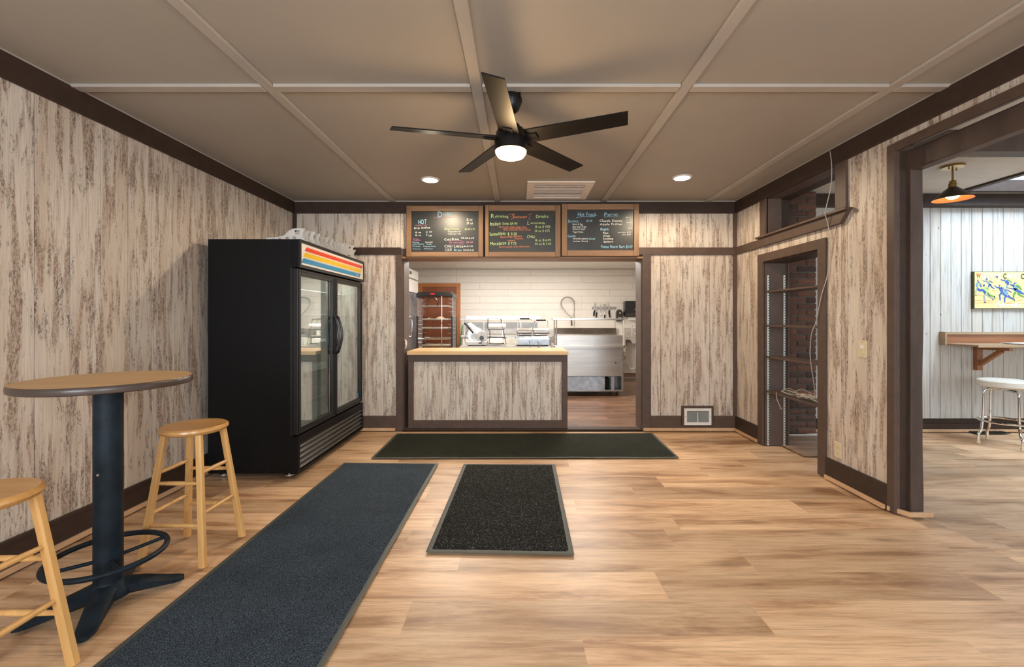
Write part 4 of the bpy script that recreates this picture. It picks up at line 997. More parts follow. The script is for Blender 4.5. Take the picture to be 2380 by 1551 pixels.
for x in (2.478,):
    box(x, x+.016, 3.615, 3.6195, 0, 1.70).build('shelf_standard', 'standard', bc)
for z, d in ((1.535, 2.675), (1.195, 2.675), (.885, 2.69), (.540, 2.70)):
    o = box(XR+.010, d, 3.620, 4.400, z-.009, z+.009, c=.002).build('shelf', 'brown', bc)
sl = thing('power_strip', (2.60, 3.95, .55), 'white box lying among the tangled cables on the lowest bookcase shelf', 'power strip')
B().box(2.555, 2.625, 3.72, 4.02, .551, .580, c=.004).build('casing', 'paper', sl)
B().box(2.56, 2.62, 3.74, 4.0, .580, .5815).build('top_plate', 'ivory', sl)
rr = random.Random(31)
def cable(name, pts, r, mat, label, cat='cable', group=None, k=6):
    m = B().tube(smoothpath(pts, k), r, 6); o = m.build(name, mat); tag(o, label, cat, group); return o
pts = []; 
for i in range(38):
    a = i*.95; R_ = .07+.035*rr.random(); pts.append((2.55+R_*math.cos(a), 4.12-.011*i+R_*2.0*math.sin(a), .556+.055*rr.random()))
cable('cable', pts, .0028, 'cable', 'tangle of thin cream cable coiled on the lowest bookcase shelf')
pts = []
for i in range(18):
    a = i*1.25; R_ = .06+.03*rr.random(); pts.append((2.53+R_*math.cos(a)*.8, 3.86-.006*i+R_*2*math.sin(a)*.7, .556+.035*rr.random()))
cable('cable', pts, .0025, 'cabled', 'dark thin cable knotted with the cream one on the bookcase shelf')
cable('cable', [(2.47, 4.23, .556), (2.455, 4.21, .55), (2.44, 4.17, .50), (2.435, 4.12, .45), (2.44, 4.10, .42)], .003, 'cable', 'loose cable end hanging over the lowest bookcase shelf', k=5)
cable('cable', [(XR-.008, 3.475, 2.592), (XR-.028, 3.44, 2.56), (XR-.028, 3.425, 2.45), (XR-.030, 3.43, 2.30), (XR-.068, 3.437, 2.11), (XR-.068, 3.44, 2.08), (XR-.040, 3.445, 1.99), (XR-.012, 3.465, 1.80), (XR-.012, 3.50, 1.60), (XR-.030, 3.54, 1.45), (XR-.03, 3.60, 1.25), (XR-.03, 3.66, 1.13), (XR-.02, 3.69, .95), (2.47, 3.70, .75), (2.50, 3.72, .60), (2.54, 3.76, .565)], .0032, 'cable', 'cream cable hanging from the ceiling edge to the bookcase shelf', k=8)

# ------------------------------------------------------------------ switch and outlet
def wall_plate(name, y0, y1, z0, z1, label, cat, kind):
    t = thing(name, (XR, (y0+y1)/2, (z0+z1)/2), label, cat)
    box(XR-.007, XR-.001, y0, y1, z0, z1, c=.003).build('cover_plate', 'ivory', t)
    ym, zm = (y0+y1)/2, (z0+z1)/2
    if kind == 's':
        box(XR-.010, XR-.006, ym-.017, ym+.017, zm-.034, zm+.034, c=.001).build('switch_frame', 'ivory', t); box(XR-.013, XR-.0095, ym-.014, ym+.014, zm+.002, zm+.030, c=.001).build('rocker', 'white', t)
        for z in (zm+.05, zm-.05): B().lathe([(0, 0), (.003, 0), (.003, .002), (0, .002)], (XR-.009, ym, z), 8, 'x').build('screw', 'ivoryd', t)
    else:
        for z in (zm+.021, zm-.021):
            r = B().lathe([(0, 0), (.017, 0), (.017, .003), (0, .003)], (XR-.0095, ym, z), 20, 'x').build('receptacle', 'ivory', t)
            B().box(XR-.0102, XR-.0096, ym-.008, ym-.006, z-.003, z+.007).box(XR-.0102, XR-.0096, ym+.006, ym+.008, z-.003, z+.006).box(XR-.0102, XR-.0096, ym-.002, ym+.002, z-.010, z-.006).build('slots', 'ivoryd', r)
wall_plate('light_switch', 3.105, 3.188, .988, 1.112, 'ivory light switch plate on the right wall', 'switch', 's')
wall_plate('wall_outlet', 3.352, 3.428, .196, .318, 'ivory double outlet low on the right wall', 'outlet', 'o')

# ------------------------------------------------------------------ side room: pendant, sign, wall table, stool
lx, ly = 3.92, 3.985
pl = thing('ceiling_lamp', (lx, ly, RH), 'short brass ceiling lamp with a wide dark cone shade, lit', 'lamp')
B().lathe([(.085, RH-.001), (.085, RH-.020), (.0, RH-.022)], (lx, ly, 0), 40).build('canopy', 'brass', pl)
for a in (20, 200): B().lathe([(0, RH-.040), (.006, RH-.036), (.006, RH-.022)], (lx+.055*math.cos(math.radians(a)), ly+.055*math.sin(math.radians(a)), 0), 10).build('knob', 'brass', pl)
B().rod((lx, ly, RH-.02), (lx, ly, 2.50), .008).build('stem', 'brass', pl)
B().lathe([(.020, 2.515), (.026, 2.505), (.026, 2.49), (.030, 2.485), (.030, 2.455), (.034, 2.45)], (lx, ly, 0), 28).build('socket', 'brass', pl)
sh = B().lathe([(.036, 2.452), (.040, 2.445), (.060, 2.43), (.141, 2.350), (.143, 2.346)], (lx, ly, 0), 48); sh.f = [f for f in sh.f if len(f) == 4]; sh.build('shade', 'shade', pl)
sh = B().lathe([(.034, 2.449), (.058, 2.427), (.139, 2.349), (.143, 2.346)], (lx, ly, 0), 48); sh.f = [f for f in sh.f if len(f) == 4]; sh.build('shade_lining', 'shadein', pl)
B().lathe([(0, 2.345), (.03, 2.352), (.048, 2.37), (.048, 2.39), (.02, 2.43), (0, 2.43)], (lx, ly, 0), 24).build('bulb', 'bulb', pl)
light('lamp_bulb', 'POINT', (lx, ly, 2.325), 2.5, (1, .58, .24), .04)

SY = RY-.022-.014
def sw(cx, cy): px = 2255+cx/14.1; py = 620+cy/14.1; return ((px-CX)*SY/F, EYE-(py-CY)*SY/F)
x0, z1 = sw(150, 178); z0 = sw(0, 1365)[1]; x1 = x0+1.02
sg2 = thing('painted_sign', ((x0+x1)/2, RY, z0), 'yellow painted sign of racing skiers on the whitewashed wall', 'sign')
box(x0, x1, SY, RY-.001, z0, z1).build('panel', 'signyellow', sg2); box(x0-.006, x1+.006, SY+.006, RY-.001, z0-.006, z1+.006).build('panel_edge', 'p_dark', sg2)
def stroke(m, pts, w, off=.0016):
    P_ = [sw(*p) for p in pts]; k = SY/F/14.1; n = len(P_); vs = []
    for i, p in enumerate(P_):
        a = P_[max(i-1, 0)]; b = P_[min(i+1, n-1)]; dx_, dz_ = b[0]-a[0], b[1]-a[1]; l = math.hypot(dx_, dz_) or 1; ww = (w[i] if isinstance(w, list) else w)*k/2
        nx_, nz_ = -dz_/l*ww, dx_/l*ww; vs += [(p[0]+nx_, SY-off, p[1]+nz_), (p[0]-nx_, SY-off, p[1]-nz_)]
    m._add(vs, [(2*i, 2*i+1, 2*i+3, 2*i+2) for i in range(n-1)]); m.fix = True
def disc(m, cx, cy, r, off=.0022):
    k = SY/F/14.1; x, z = sw(cx, cy); m._add([(x+r*k*math.cos(a), SY-off, z+r*k*math.sin(a)) for a in [i*PI/6 for i in range(12)]], [tuple(range(12))])
skiers = [
 [('p_teal', [(225, 530), (215, 620), (245, 690)], [70, 80, 50]), ('p_teal', [(260, 520), (330, 560), (400, 580)], [34, 28, 20]), ('p_blue', [(240, 500), (305, 510)], 30), ('p_grey', [(235, 700), (185, 790), (185, 930)], [44, 34, 26]), ('p_blue', [(240, 720), (330, 770), (400, 740)], [60, 60, 40]), ('p_blue', [(300, 580), (350, 640), (360, 680)], [30, 50, 30]), ('p_dark', [(160, 940), (210, 935)], 14), ('p_dark', [(240, 905), (300, 888)], 14), ('p_skin', None, (238, 478, 22)), ('p_grey', None, (250, 450, 30))],
 [('p_teal', [(550, 480), (610, 540), (650, 590)], [60, 80, 50]), ('p_blue', [(395, 455), (470, 480), (545, 470)], [18, 24, 30]), ('p_dark', [(620, 460), (690, 500), (740, 540)], [26, 24, 18]), ('p_blue', [(650, 580), (600, 640), (585, 690)], [60, 44, 28]), ('p_blue', [(660, 580), (700, 670), (800, 730)], [50, 44, 26]), ('p_skin', None, (515, 432, 18)), ('p_blue', None, (538, 405, 30))],
 [('p_blue', [(240, 740), (300, 790), (400, 770), (500, 870)], [60, 60, 70, 80]), ('p_lime', [(440, 700), (500, 740), (560, 850)], [90, 150, 70]), ('p_lime', [(540, 690), (610, 720), (620, 790)], [60, 50, 26]), ('p_grey', [(510, 880), (450, 970), (480, 1150)], [80, 50, 40]), ('p_green', [(560, 850), (640, 940), (800, 990)], [60, 62, 36]), ('p_grey', [(540, 910), (640, 990), (745, 1060)], [70, 54, 34]), ('p_dark', [(795, 965), (805, 1050)], 32), ('p_dark', [(745, 1040), (745, 1110)], 30), ('p_dark', [(440, 1180), (510, 1165)], 24), ('p_skin', None, (428, 640, 26)), ('p_blue', None, (448, 612, 32))],
 [('p_blue', [(970, 690), (1010, 760), (1050, 850)], [70, 110, 70]), ('p_blue', [(790, 610), (860, 680), (970, 700)], [20, 34, 50]), ('p_blue', [(1030, 860), (960, 930), (980, 1110)], [80, 56, 38]), ('p_blue', [(1060, 860), (1120, 930), (1180, 960)], [70, 60, 40]), ('p_blue', [(1000, 680), (1060, 710)], 40), ('p_white', [(1060, 790), (1110, 880), (1160, 930)], 16), ('p_skin', None, (950, 640, 24)), ('p_grey', None, (962, 612, 30))],
 [('p_teal', [(1110, 780), (1160, 850), (1220, 940)], [80, 130, 80]), ('p_blue', [(1100, 760), (1230, 770), (1360, 855)], [34, 34, 24]), ('p_blue', [(1190, 950), (1120, 1030), (1130, 1180)], [80, 52, 36]), ('p_blue', [(1230, 950), (1310, 1020), (1440, 1080)], [76, 60, 36]), ('p_dark', [(1440, 1070), (1440, 1130)], 26), ('p_skin', None, (1078, 738, 22)), ('p_teal', None, (1092, 705, 28))],
 [('p_blue', [(1150, 460), (1200, 510), (1260, 570)], [80, 110, 80]), ('p_blue', [(1000, 415), (1060, 450), (1140, 450)], [34, 36, 44]), ('p_green', [(1210, 420), (1300, 470), (1370, 545)], [34, 34, 20]), ('p_teal', [(1250, 580), (1200, 620), (1180, 720)], [60, 44, 26]), ('p_skin', None, (1138, 412, 22)), ('p_green', None, (1205, 375, 24))],
 [('p_green', [(1510, 600), (1600, 660), (1680, 765)], [60, 70, 30]), ('p_teal', [(1430, 620), (1470, 680), (1520, 740)], [80, 140, 120]), ('p_blue', [(1290, 590), (1360, 600), (1430, 640)], [30, 50, 60]), ('p_blue', [(1205, 690), (1330, 715), (1440, 725)], [22, 30, 50]), ('p_blue', [(1420, 740), (1520, 770), (1620, 830), (1760, 905)], [70, 110, 80, 40]), ('p_green', [(1480, 840), (1420, 930), (1420, 1060)], [80, 56, 36]), ('p_green', [(1540, 870), (1640, 940), (1760, 1000)], [70, 50, 34]), ('p_skin', None, (1422, 580, 24)), ('p_blue', None, (1445, 552, 28)), ('p_grey', None, (1495, 530, 30))]]
for i, sk_ in enumerate(skiers):
    root = None
    off = .0012+.0002*i
    for mt, pts, w in sk_:
        m = B()
        if pts is None: disc(m, *w, off=off+.0002)
        else: stroke(m, pts, w, off)
        if root is None: root = m.build('skier', mt, sg2)
        else: m.build({'p_skin': 'face'}.get(mt, 'limb' if pts else 'cap'), mt, root)
m = B()
for a, b in (((150, 950), (420, 945)), ((150, 1115), (640, 1110)), ((160, 1190), (760, 1185)), ((520, 1180), (900, 1040)), ((700, 780), (960, 770)), ((960, 1030), (1400, 1010)), ((1150, 1205), (1762, 1080)), ((1480, 1030), (1762, 960)), ((1170, 1200), (1762, 1220)), ((720, 790), (800, 815))): stroke(m, [a, b], 9, .0009)
m.build('ski_tracks', 'p_red', sg2)
m = B(); k = SY/F/14.1
def stext(m, s_, cx, cy, h, wid, shear=0):
    x, z = sw(cx, cy); sz = h*k/.70; q = B(); text_into(q, s_, (0, 0, 0), (1, 0, 0), (0, 0, 1), sz, shear); tw = max(p[0] for p in q.v)
    text_into(m, s_, (x, SY, z), (1, 0, 0), (0, 0, 1), sz, shear, wid*k/tw, .0028, sz*.025)
stext(m, 'ELCOME', 345, 385, 165, 665); stext(m, 'ROSS', 1190, 385, 155, 405); stext(m, 'Nordic', 770, 1335, 165, 920, .5); m.build('lettering', 'p_white', sg2, 'white lettering')
m = B(); stext(m, 'W', 205, 370, 150, 130); m.build('lettering', 'p_red', sg2, 'red initial letter')
m = B(); stext(m, 'C', 1070, 390, 165, 105); stext(m, 'C', 1650, 400, 165, 110); m.build('lettering', 'p_dark', sg2, 'dark initial letters')

wt2 = thing('wall_table', (5.3, 4.75, .985), 'narrow weathered wall-mounted table on a redwood bracket', 'table')
box(4.742, 6.6, 4.56, RY-.04, .972, .992, c=.003).build('tabletop', 'oldwood', wt2)
box(4.742, 6.6, 4.55, 4.56, .966, .994, c=.002).build('front_edge', 'oldwood', wt2)
box(4.742, 6.6, RY-.042, RY-.002, .992, 1.11).build('back_board', 'redwood', wt2); box(4.742, 6.6, RY-.062, RY-.002, 1.09, 1.115).build('top_strip', 'oldwood', wt2)
box(4.722, 4.742, RY-.075, RY-.002, .97, 1.118).build('end_cap', 'oldwood', wt2)
br = B().box(5.105, 5.165, RY-.05, RY-.002, .69, .966).build('bracket', 'redwood', wt2)
box(5.115, 5.155, 4.60, RY-.05, .925, .966).build('bracket_arm', 'redwood', br)
B().bar((5.135, RY-.055, .76), (5.135, 4.69, .925), .038, .045, (1, 0, 0)).build('bracket_brace', 'redwood', br)
pp = thing('paper_stack', (5.45, 4.72, .995), 'loose stack of white papers on the wall-mounted table', 'paper')
for i, (a, dx_, dy_) in enumerate(((.15, 0, 0), (-.1, .05, .01), (.3, -.04, -.01), (.05, .12, .0))):
    m = B().box(-.14, .14, -.105, .105, 0, .0025); o = m.build('sheet', 'paper'); o.location = (5.42+dx_, 4.73+dy_, .9945+i*.003); o.rotation_euler = (0, 0, a); attach(o, pp)
sx_, sy_ = 4.875, 4.43
st = thing('chrome_stool', (sx_, sy_, 0), 'chrome-legged stool with a cream vinyl seat at the wall table', 'stool')
B().lathe([(0, .582), (.185, .582), (.196, .588), (.200, .600), (.197, .609), (.200, .618), (.197, .627), (.199, .636), (.192, .647), (.16, .654), (0, .656)], (sx_, sy_, 0), 48).build('seat', 'vinylwhite', st)
B().lathe([(0, .566), (.15, .566), (.16, .581), (0, .581)], (sx_, sy_, 0), 32).build('seat_pan', 'plastic_black', st)
ang = math.atan2(4.48-4.43, 4.67-4.875)
for k in range(2):
    a = ang+k*PI/2
    def L_(r, z, s_): return (sx_+s_*r*math.cos(a), sy_+s_*r*math.sin(a), z)
    for s_ in (1, -1):
        m = B().tube(smoothpath([L_(.0, .562-.012*k, s_), L_(.10, .562-.012*k, s_), L_(.150, .555-.008*k, s_), L_(.168, .52, s_), L_(.172, .45, s_), L_(.178, .24, s_), L_(.182, .20, s_), L_(.192, .13, s_), L_(.213, .09, s_), L_(.213, .02, s_)], 5), .0115, 10)
        lg = m.build('leg', 'chrome', st)
        B().lathe([(.0, 0), (.016, 0), (.016, .018), (.013, .026), (0, .026)], L_(.213, 0, s_), 14).build('glide', 'ivory', lg)
B().tube([(sx_+.192*math.cos(q), sy_+.192*math.sin(q), .235) for q in [2*PI*i/48 for i in range(48)]], .010, 8, True).build('foot_ring', 'chrome', st)
B().tube([(sx_+.150*math.cos(q), sy_+.150*math.sin(q), .575) for q in [2*PI*i/40 for i in range(40)]], .008, 8, True).build('seat_ring', 'chrome', st)
dv = thing('floor_vent', (5.2, 4.9, 0), 'dark floor grille at the foot of the whitewashed wall', 'vent')
box(5.02, 5.40, 4.84, 4.935, .0005, .008).build('vent_frame', 'dark', dv)
for i in range(9): box(5.035+i*.04, 5.043+i*.04, 4.85, 4.925, .008, .012).build('vent_bar', 'plastic_black', dv)
#@@PART3
# ------------------------------------------------------------------ kitchen: tall cabinet fridge on the left
tf = thing('reach_in_fridge', (-2.2, 7.7, 0), 'tall steel and white reach-in refrigerator behind the left jamb', 'refrigerator')
X_ = -1.93
B().box(KX0+.01, X_-.05, 6.95, 8.40, .10, 2.15).build('cabinet', 'galv', tf, bevel=.006)
box(X_-.049, X_, 6.95, 8.40, 1.74, 1.97).build('access_panel', 'white', tf, bevel=.004); box(X_-.049, X_+.004, 6.95, 8.40, 1.99, 2.15).build('control_panel', 'white', tf, bevel=.004)
for y0, y1 in ((6.96, 7.66), (7.69, 8.39)):
    d = box(X_-.049, X_, y0, y1, .14, 1.72).build('door', 'galv', tf, bevel=.006); B().tube(smoothpath([(X_, y0+.06, .95), (X_+.04, y0+.06, .98), (X_+.04, y0+.06, 1.27), (X_, y0+.06, 1.30)], 4), .010, 8).build('handle', 'chrome', d)
box(X_+.004, X_+.008, 7.72, 7.86, 2.05, 2.10).build('badge', 'brass', tf)
for p in ((KX0+.1, 7.05), (KX0+.1, 8.3), (-2.05, 7.05), (-2.05, 8.3)): B().lathe([(.022, 0), (.022, .02), (.014, .03), (.014, .10)], (*p, 0), 12).build('foot', 'steel', tf)

# ------------------------------------------------------------------ rolling pan rack
px0, px1, py0, py1 = -1.80, -1.19, 7.78, 8.28
pr = thing('pan_rack', (-1.5, 8.03, 0), 'rolling bakery pan rack with black cap and wire sides', 'rack')
m = B().prism([(px0-.015, 1.635), (px0-.02, 1.70), (px0+.02, 1.735), (px1-.02, 1.735), (px1+.02, 1.70), (px1+.015, 1.635), (px1-.02, 1.66), (px0+.02, 1.66)], py0-.02, py1+.02, 'y'); m.build('top_cap', 'plastic_black', pr, bevel=.006)
B().prism([(-1.53+.045*math.cos(q), 1.70+.015*math.sin(q)) for q in [i*PI/10 for i in range(20)]], py0-.025, py0-.019, 'y').build('badge', 'logo_red', pr)
a_ = [(-1.535+.095*math.cos(q), py0-.005, 1.54+.10*math.sin(q)) for q in lin(PI*1.04, -.04*PI, 16)]
B().tube([(-1.63, py0-.005, 1.49)]+a_+[(-1.44, py0-.005, 1.49)], .014, 8).build('handle', 'plastic_black', pr)
for x in (px0, px1):
    m = B(); n = 8
    for i in range(n): y = py0+.03+i*(py1-py0-.06)/(n-1); m.rod((x, y, .16), (x, y, 1.67), .0026, n=5)
    for k in range(19): z = .22+k*.078; m.rod((x, py0+.02, z), (x, py1-.02, z), .0026, n=5)
    m.build('wire_side', 'galv', pr)
    s_ = 1 if x < -1.5 else -1
    for k in range(19):
        z = .22+k*.078; m = B().tube([(x, py0+.03, z), (x+s_*.075, py0+.03, z), (x+s_*.075, py1-.03, z), (x, py1-.03, z)], .003, 5); m.build('pan_support', 'chrome', pr)
for x in (px0, px1):
    for y in (py0, py1): box(x-.014, x+.014, y-.014, y+.014, .11, 1.31, c=.004).build('post', 'plastic_black', pr)
for y in (py0, py1):
    for z in (.905, .14): B().rod((px0, y, z), (px1, y, z), .014).build('cross_bar', 'chrome', pr)
B().rod((-1.365, py0-.03, .14), (-1.365, py0-.03, 1.66), .006).build('lock_rod', 'chrome', pr)
for x in (px0+.03, px1-.03):
    for y in (py0+.03, py1-.03):
        w_ = B().lathe([(0, -.014), (.048, -.014), (.05, -.008), (.05, .008), (.048, .014), (0, .014)], (x, y, .052), 18, 'x').build('caster', 'plastic_black', pr)
        box(x-.02, x+.02, y-.018, y+.018, .098, .112).build('caster_plate', 'steeld', pr)
pan0 = None
for i, (z, l) in enumerate(((1.472, 'top sheet pan, empty, in the pan rack'), (1.238, 'sheet pan with crumpled paper, second from the top of the rack'), (1.082, 'sheet pan holding dark foil, third from the top of the rack'), (.770, 'lowest visible sheet pan, lined with brown paper, in the rack'))):
    t = thing('sheet_pan', (-1.495, 8.0, z), l, 'sheet pan', 'sheet pans in the bakery rack')
    x0, x1, y0, y1 = px0+.07, px1-.07, py0+.03, py1-.03
    B().box(x0, x1, y0, y1, z, z+.003).box(x0, x1, y0, y0+.003, z, z+.024).box(x0, x1, y1-.003, y1, z, z+.024).box(x0, x0+.003, y0, y1, z, z+.024).box(x1-.003, x1, y0, y1, z, z+.024).build('tray', 'pan', t)
    B().tube([(x0, y0, z+.024), (x1, y0, z+.024), (x1, y1, z+.024), (x0, y1, z+.024)], .005, 6, True).build('rolled_rim', 'pan', t)
    if i:
        m = B(); vs = []; fs = []; nx, ny = 16, 8; r = random.Random(i)
        for a in range(nx+1):
            for b in range(ny+1):
                u, v = a/nx, b/ny; X1 = x0+.02+(x1-x0-.04)*u; Y1 = y0+.02+(y1-y0-.04)*v
                vs.append((X1, Y1, z+.010+max(0, noise.noise(Vector((X1*6, Y1*6, i*3))))*(.06, .09, .07, .06)[i]*math.sin(PI*u)+r.random()*.006))
        for a in range(nx):
            for b in range(ny): q = a*(ny+1)+b; fs.append((q, q+ny+1, q+ny+2, q+1))
        m._add(vs, fs)
        o = m.build({1: 'paper_liner', 2: 'foil_sheet', 3: 'paper_liner'}[i], {1: 'parch', 2: 'steeld', 3: 'parch'}[i]); tag(o, {1: 'crumpled brown paper on the second sheet pan from the top', 2: 'dark crumpled foil on the third sheet pan from the top', 3: 'brown paper liner on the lowest visible sheet pan'}[i], 'paper' if i != 2 else 'foil')

bm_ = thing('broom', (-1.20, 9.2, 0), 'green-handled broom leaning beside the brown door', 'broom')
B().rod((-1.27, 9.0, .12), (-1.205, 9.32, 1.12), .012).build('handle', 'green', bm_); B().rod((-1.205, 9.32, 1.12), (-1.19, 9.40, 1.24), .013).build('grip', 'white', bm_)
B().prism([(-1.42, .0), (-1.12, .0), (-1.17, .12), (-1.37, .12)], 8.95, 9.02, 'y').build('bristles', 'plastic_black', bm_)

# ------------------------------------------------------------------ steel back counter with over-shelf
bk = thing('steel_counter', (-.45, 8.9, 0), 'long steel back counter with over-shelf and grey splash panels', 'counter')
bx0, bx1 = -1.12, .42; by0 = 8.45
B().box(bx0, bx1, by0, 9.30, .90, .94).build('worktop', 'steel', bk, bevel=.004)
B().box(bx0+.03, bx1-.03, by0+.03, 9.28, .12, .90).build('cabinet', 'white', bk)
for i in range(4):
    x = bx0+.08+i*.365; box(x, x+.34, by0+.018, by0+.0295, .16, .86, c=.004).build('door', 'white', bk)
for i in range(4):
    x = bx0+.05+i*.37; box(x, x+.345, 8.86, 8.87, .955, 1.185, c=.003).build('splash_panel', 'steeld', bk)
for x in (bx0+.02, bx0+.41, bx0+.78, bx0+1.15, bx1-.04): box(x-.012, x+.012, 8.85, 8.875, .94, 1.235).build('upright', 'steel', bk)
B().box(bx0-.03, bx1+.03, 8.52, 8.90, 1.235, 1.262).build('over_shelf', 'steel', bk, bevel=.005)
B().prism([(8.88, 1.262), (8.90, 1.262), (8.93, 1.315), (8.91, 1.318)], bx0+.05, bx1, 'x').build('shelf_upstand', 'steel', bk)
for x in (bx0+.05, bx1-.05):
    for y in (by0+.06, 9.22): B().rod((x, y, 0), (x, y, .12), .02).build('leg', 'steel', bk)

# ------------------------------------------------------------------ equipment table
et = thing('work_table', (-.22, 7.15, 0), 'stainless work table right behind the serving counter', 'table')
ex0, ex1, ey0, ey1, ez = -.925, .485, 6.8, 7.5, .835
B().box(ex0, ex1, ey0, ey1, ez-.004, ez).box(ex0, ex1, ey0, ey0+.004, ez-.045, ez).box(ex0, ex0+.004, ey0, ey1, ez-.045, ez).box(ex1-.004, ex1, ey0, ey1, ez-.045, ez).build('worktop', 'steel', et, bevel=.002)
B().box(ex0+.05, ex1-.05, ey0+.05, ey1-.05, .24, .265).build('undershelf', 'galv', et)
for x in (ex0+.05, ex1-.05):
    for y in (ey0+.05, ey1-.05): B().rod((x, y, 0), (x, y, ez-.005), .02).build('leg', 'steel', et)
# meat slicer
sx0, sy0 = -.868, 6.92
ms = thing('meat_slicer', (sx0+.18, 7.1, ez), 'aluminium meat slicer with black knob, left end of the work table', 'slicer')
B().box(sx0+.04, sx0+.36, sy0, sy0+.34, ez+.012, ez+.075, c=.012).build('base', 'alu', ms, bevel=.008)
for q in ((.07, .03), (.33, .03), (.07, .30), (.33, .30)): B().lathe([(.014, 0), (.018, .012)], (sx0+q[0], sy0+q[1], ez+.0005), 10).build('foot', 'plastic_black', ms)
B().lathe([(0, 0), (.082, 0), (.088, .012), (.088, .05), (.078, .062), (0, .062)], (sx0+.275, sy0+.02, ez+.145), 32, 'y').build('blade_housing', 'alu', ms)
B().lathe([(0, -.03), (.028, -.03), (.033, -.022), (.033, 0), (0, 0)], (sx0+.275, sy0+.02, ez+.125), 20, 'y').build('thickness_knob', 'plastic_black', ms)
B().lathe([(0, 0), (.125, 0), (.128, .006), (.125, .010), (0, .014)], (sx0+.16, sy0+.18, ez+.165), 40, 'y').build('blade', 'steel', ms)
B().lathe([(0, 0), (.055, 0), (.05, .012), (0, .014)], (sx0+.14, sy0+.165, ez+.14), 28, 'y').build('blade_cover', 'steeld', ms)
B().prism([(sx0+.045, ez+.345), (sx0+.085, ez+.362), (sx0+.30, ez+.185), (sx0+.255, ez+.14), (sx0+.215, ez+.17)], sy0+.034, sy0+.26, 'y').build('food_tray', 'white', ms, bevel=.006)
B().rod((sx0+.02, sy0+.1, ez+.33), (sx0+.13, sy0+.1, ez+.20), .010).rod((sx0+.02, sy0+.1, ez+.33), (sx0-.005, sy0+.1, ez+.36), .016).build('carriage_handle', 'plastic_black', ms)
B().box(sx0+.23, sx0+.28, sy0-.003, sy0+.001, ez+.035, ez+.058).build('switch', 'soap', ms)
B().tube(smoothpath([(sx0+.05, sy0+.2, ez+.28), (sx0+.02, sy0+.15, ez+.20), (sx0+.0, sy0+.1, ez+.10), (sx0+.03, sy0+.05, ez+.02)], 5), .005, 6).build('cord', 'cabled', ms)
# wire stand with paper roll
ws_ = thing('wire_stand', (-.38, 7.05, ez), 'black wire stand for rolls and papers on the work table', 'rack')
wx0, wx1 = -.498, -.245
m = B()
for y in (6.95, 7.13):
    m.tube(smoothpath([(wx0, y, ez+.435), (wx0, y, ez+.28), (wx0+.03, y, ez+.20), (wx0+.02, y, ez+.004)], 4), .004, 6)
    m.tube([(wx0, y, ez+.435), (wx1-.05, y, ez+.42), (wx1+.035, y, ez+.02), (wx0+.02, y, ez+.006)], .004, 6)
m.build('wire_frame', 'plastic_black', ws_)
for z in (ez+.26, ez+.13, ez+.03):
    m = B().tube([(wx0+.01, 6.95, z), (wx1+.0, 6.95, z), (wx1+.0, 7.13, z), (wx0+.01, 7.13, z)], .0035, 6, True)
    for k in range(1, 6): y = 6.95+k*.03; m.rod((wx0+.01, y, z), (wx1, y, z), .002, n=4)
    m.build('wire_shelf', 'plastic_black', ws_)
tag(B().lathe([(.0, 0), (.042, 0), (.042, .27), (0, .27)], (wx0+.01, 7.04, ez+.307), 24, 'x').build('paper_roll', 'paper'), 'white paper roll on top of the black wire stand', 'paper roll')
tag(B().box(-.465, -.27, 6.98, 7.10, ez+.035, ez+.115, c=.004).build('paper_pack', 'paper'), 'pack of white papers at the bottom of the wire stand', 'papers')
ct = thing('carton', (-.145, 7.0, ez), 'small white printed carton between wire stand and sandwich press', 'carton')
B().box(-.20, -.062, 6.90, 7.08, ez+.001, ez+.125).build('box_body', 'card', ct)
m = B(); m.box(-.185, -.078, 6.8985, 6.9, ez+.020, ez+.045); m.build('label_frame', 'plastic_black', ct)
box(-.182, -.081, 6.898, 6.8984, ez+.023, ez+.042).build('label_inset', 'card', ct)
for a, b, z0, z1 in ((-.18, -.08, .078, .083), (-.15, -.11, .060, .068), (-.155, -.105, .100, .108)): box(a, b, 6.8985, 6.9, ez+z0, ez+z1).build('print_bar', 'steeld', ct)
# double sandwich press
sp = thing('sandwich_press', (.19, 7.1, ez), 'double-lidded stainless sandwich press with black handles', 'press')
qx0, qx1, qy0, qy1 = -.045, .475, 6.88, 7.26
m = B().prism([(qy0, ez+.015), (qy0, ez+.105), (qy0+.03, ez+.155), (qy1, ez+.165), (qy1, ez+.015)], qx0, qx1, 'x'); m.build('body', 'galv', sp, bevel=.010)
for x in (qx0+.04, qx1-.04):
    for y in (qy0+.04, qy1-.04): B().lathe([(.016, 0), (.018, .0145)], (x, y, ez+.0005), 10).build('foot', 'plastic_black', sp)
for x in (qx0+.07, qx1-.14):
    for k in range(3): box(x, x+.075, qy0-.002, qy0+.002, ez+.045+k*.018, ez+.051+k*.018).build('vent_slot', 'steeld', sp)
B().lathe([(.030, -.003), (.036, -.003), (.036, .001), (.030, .001)], (qx0+.035, qy0, ez+.062), 20, 'y').build('dial', 'steeld', sp)
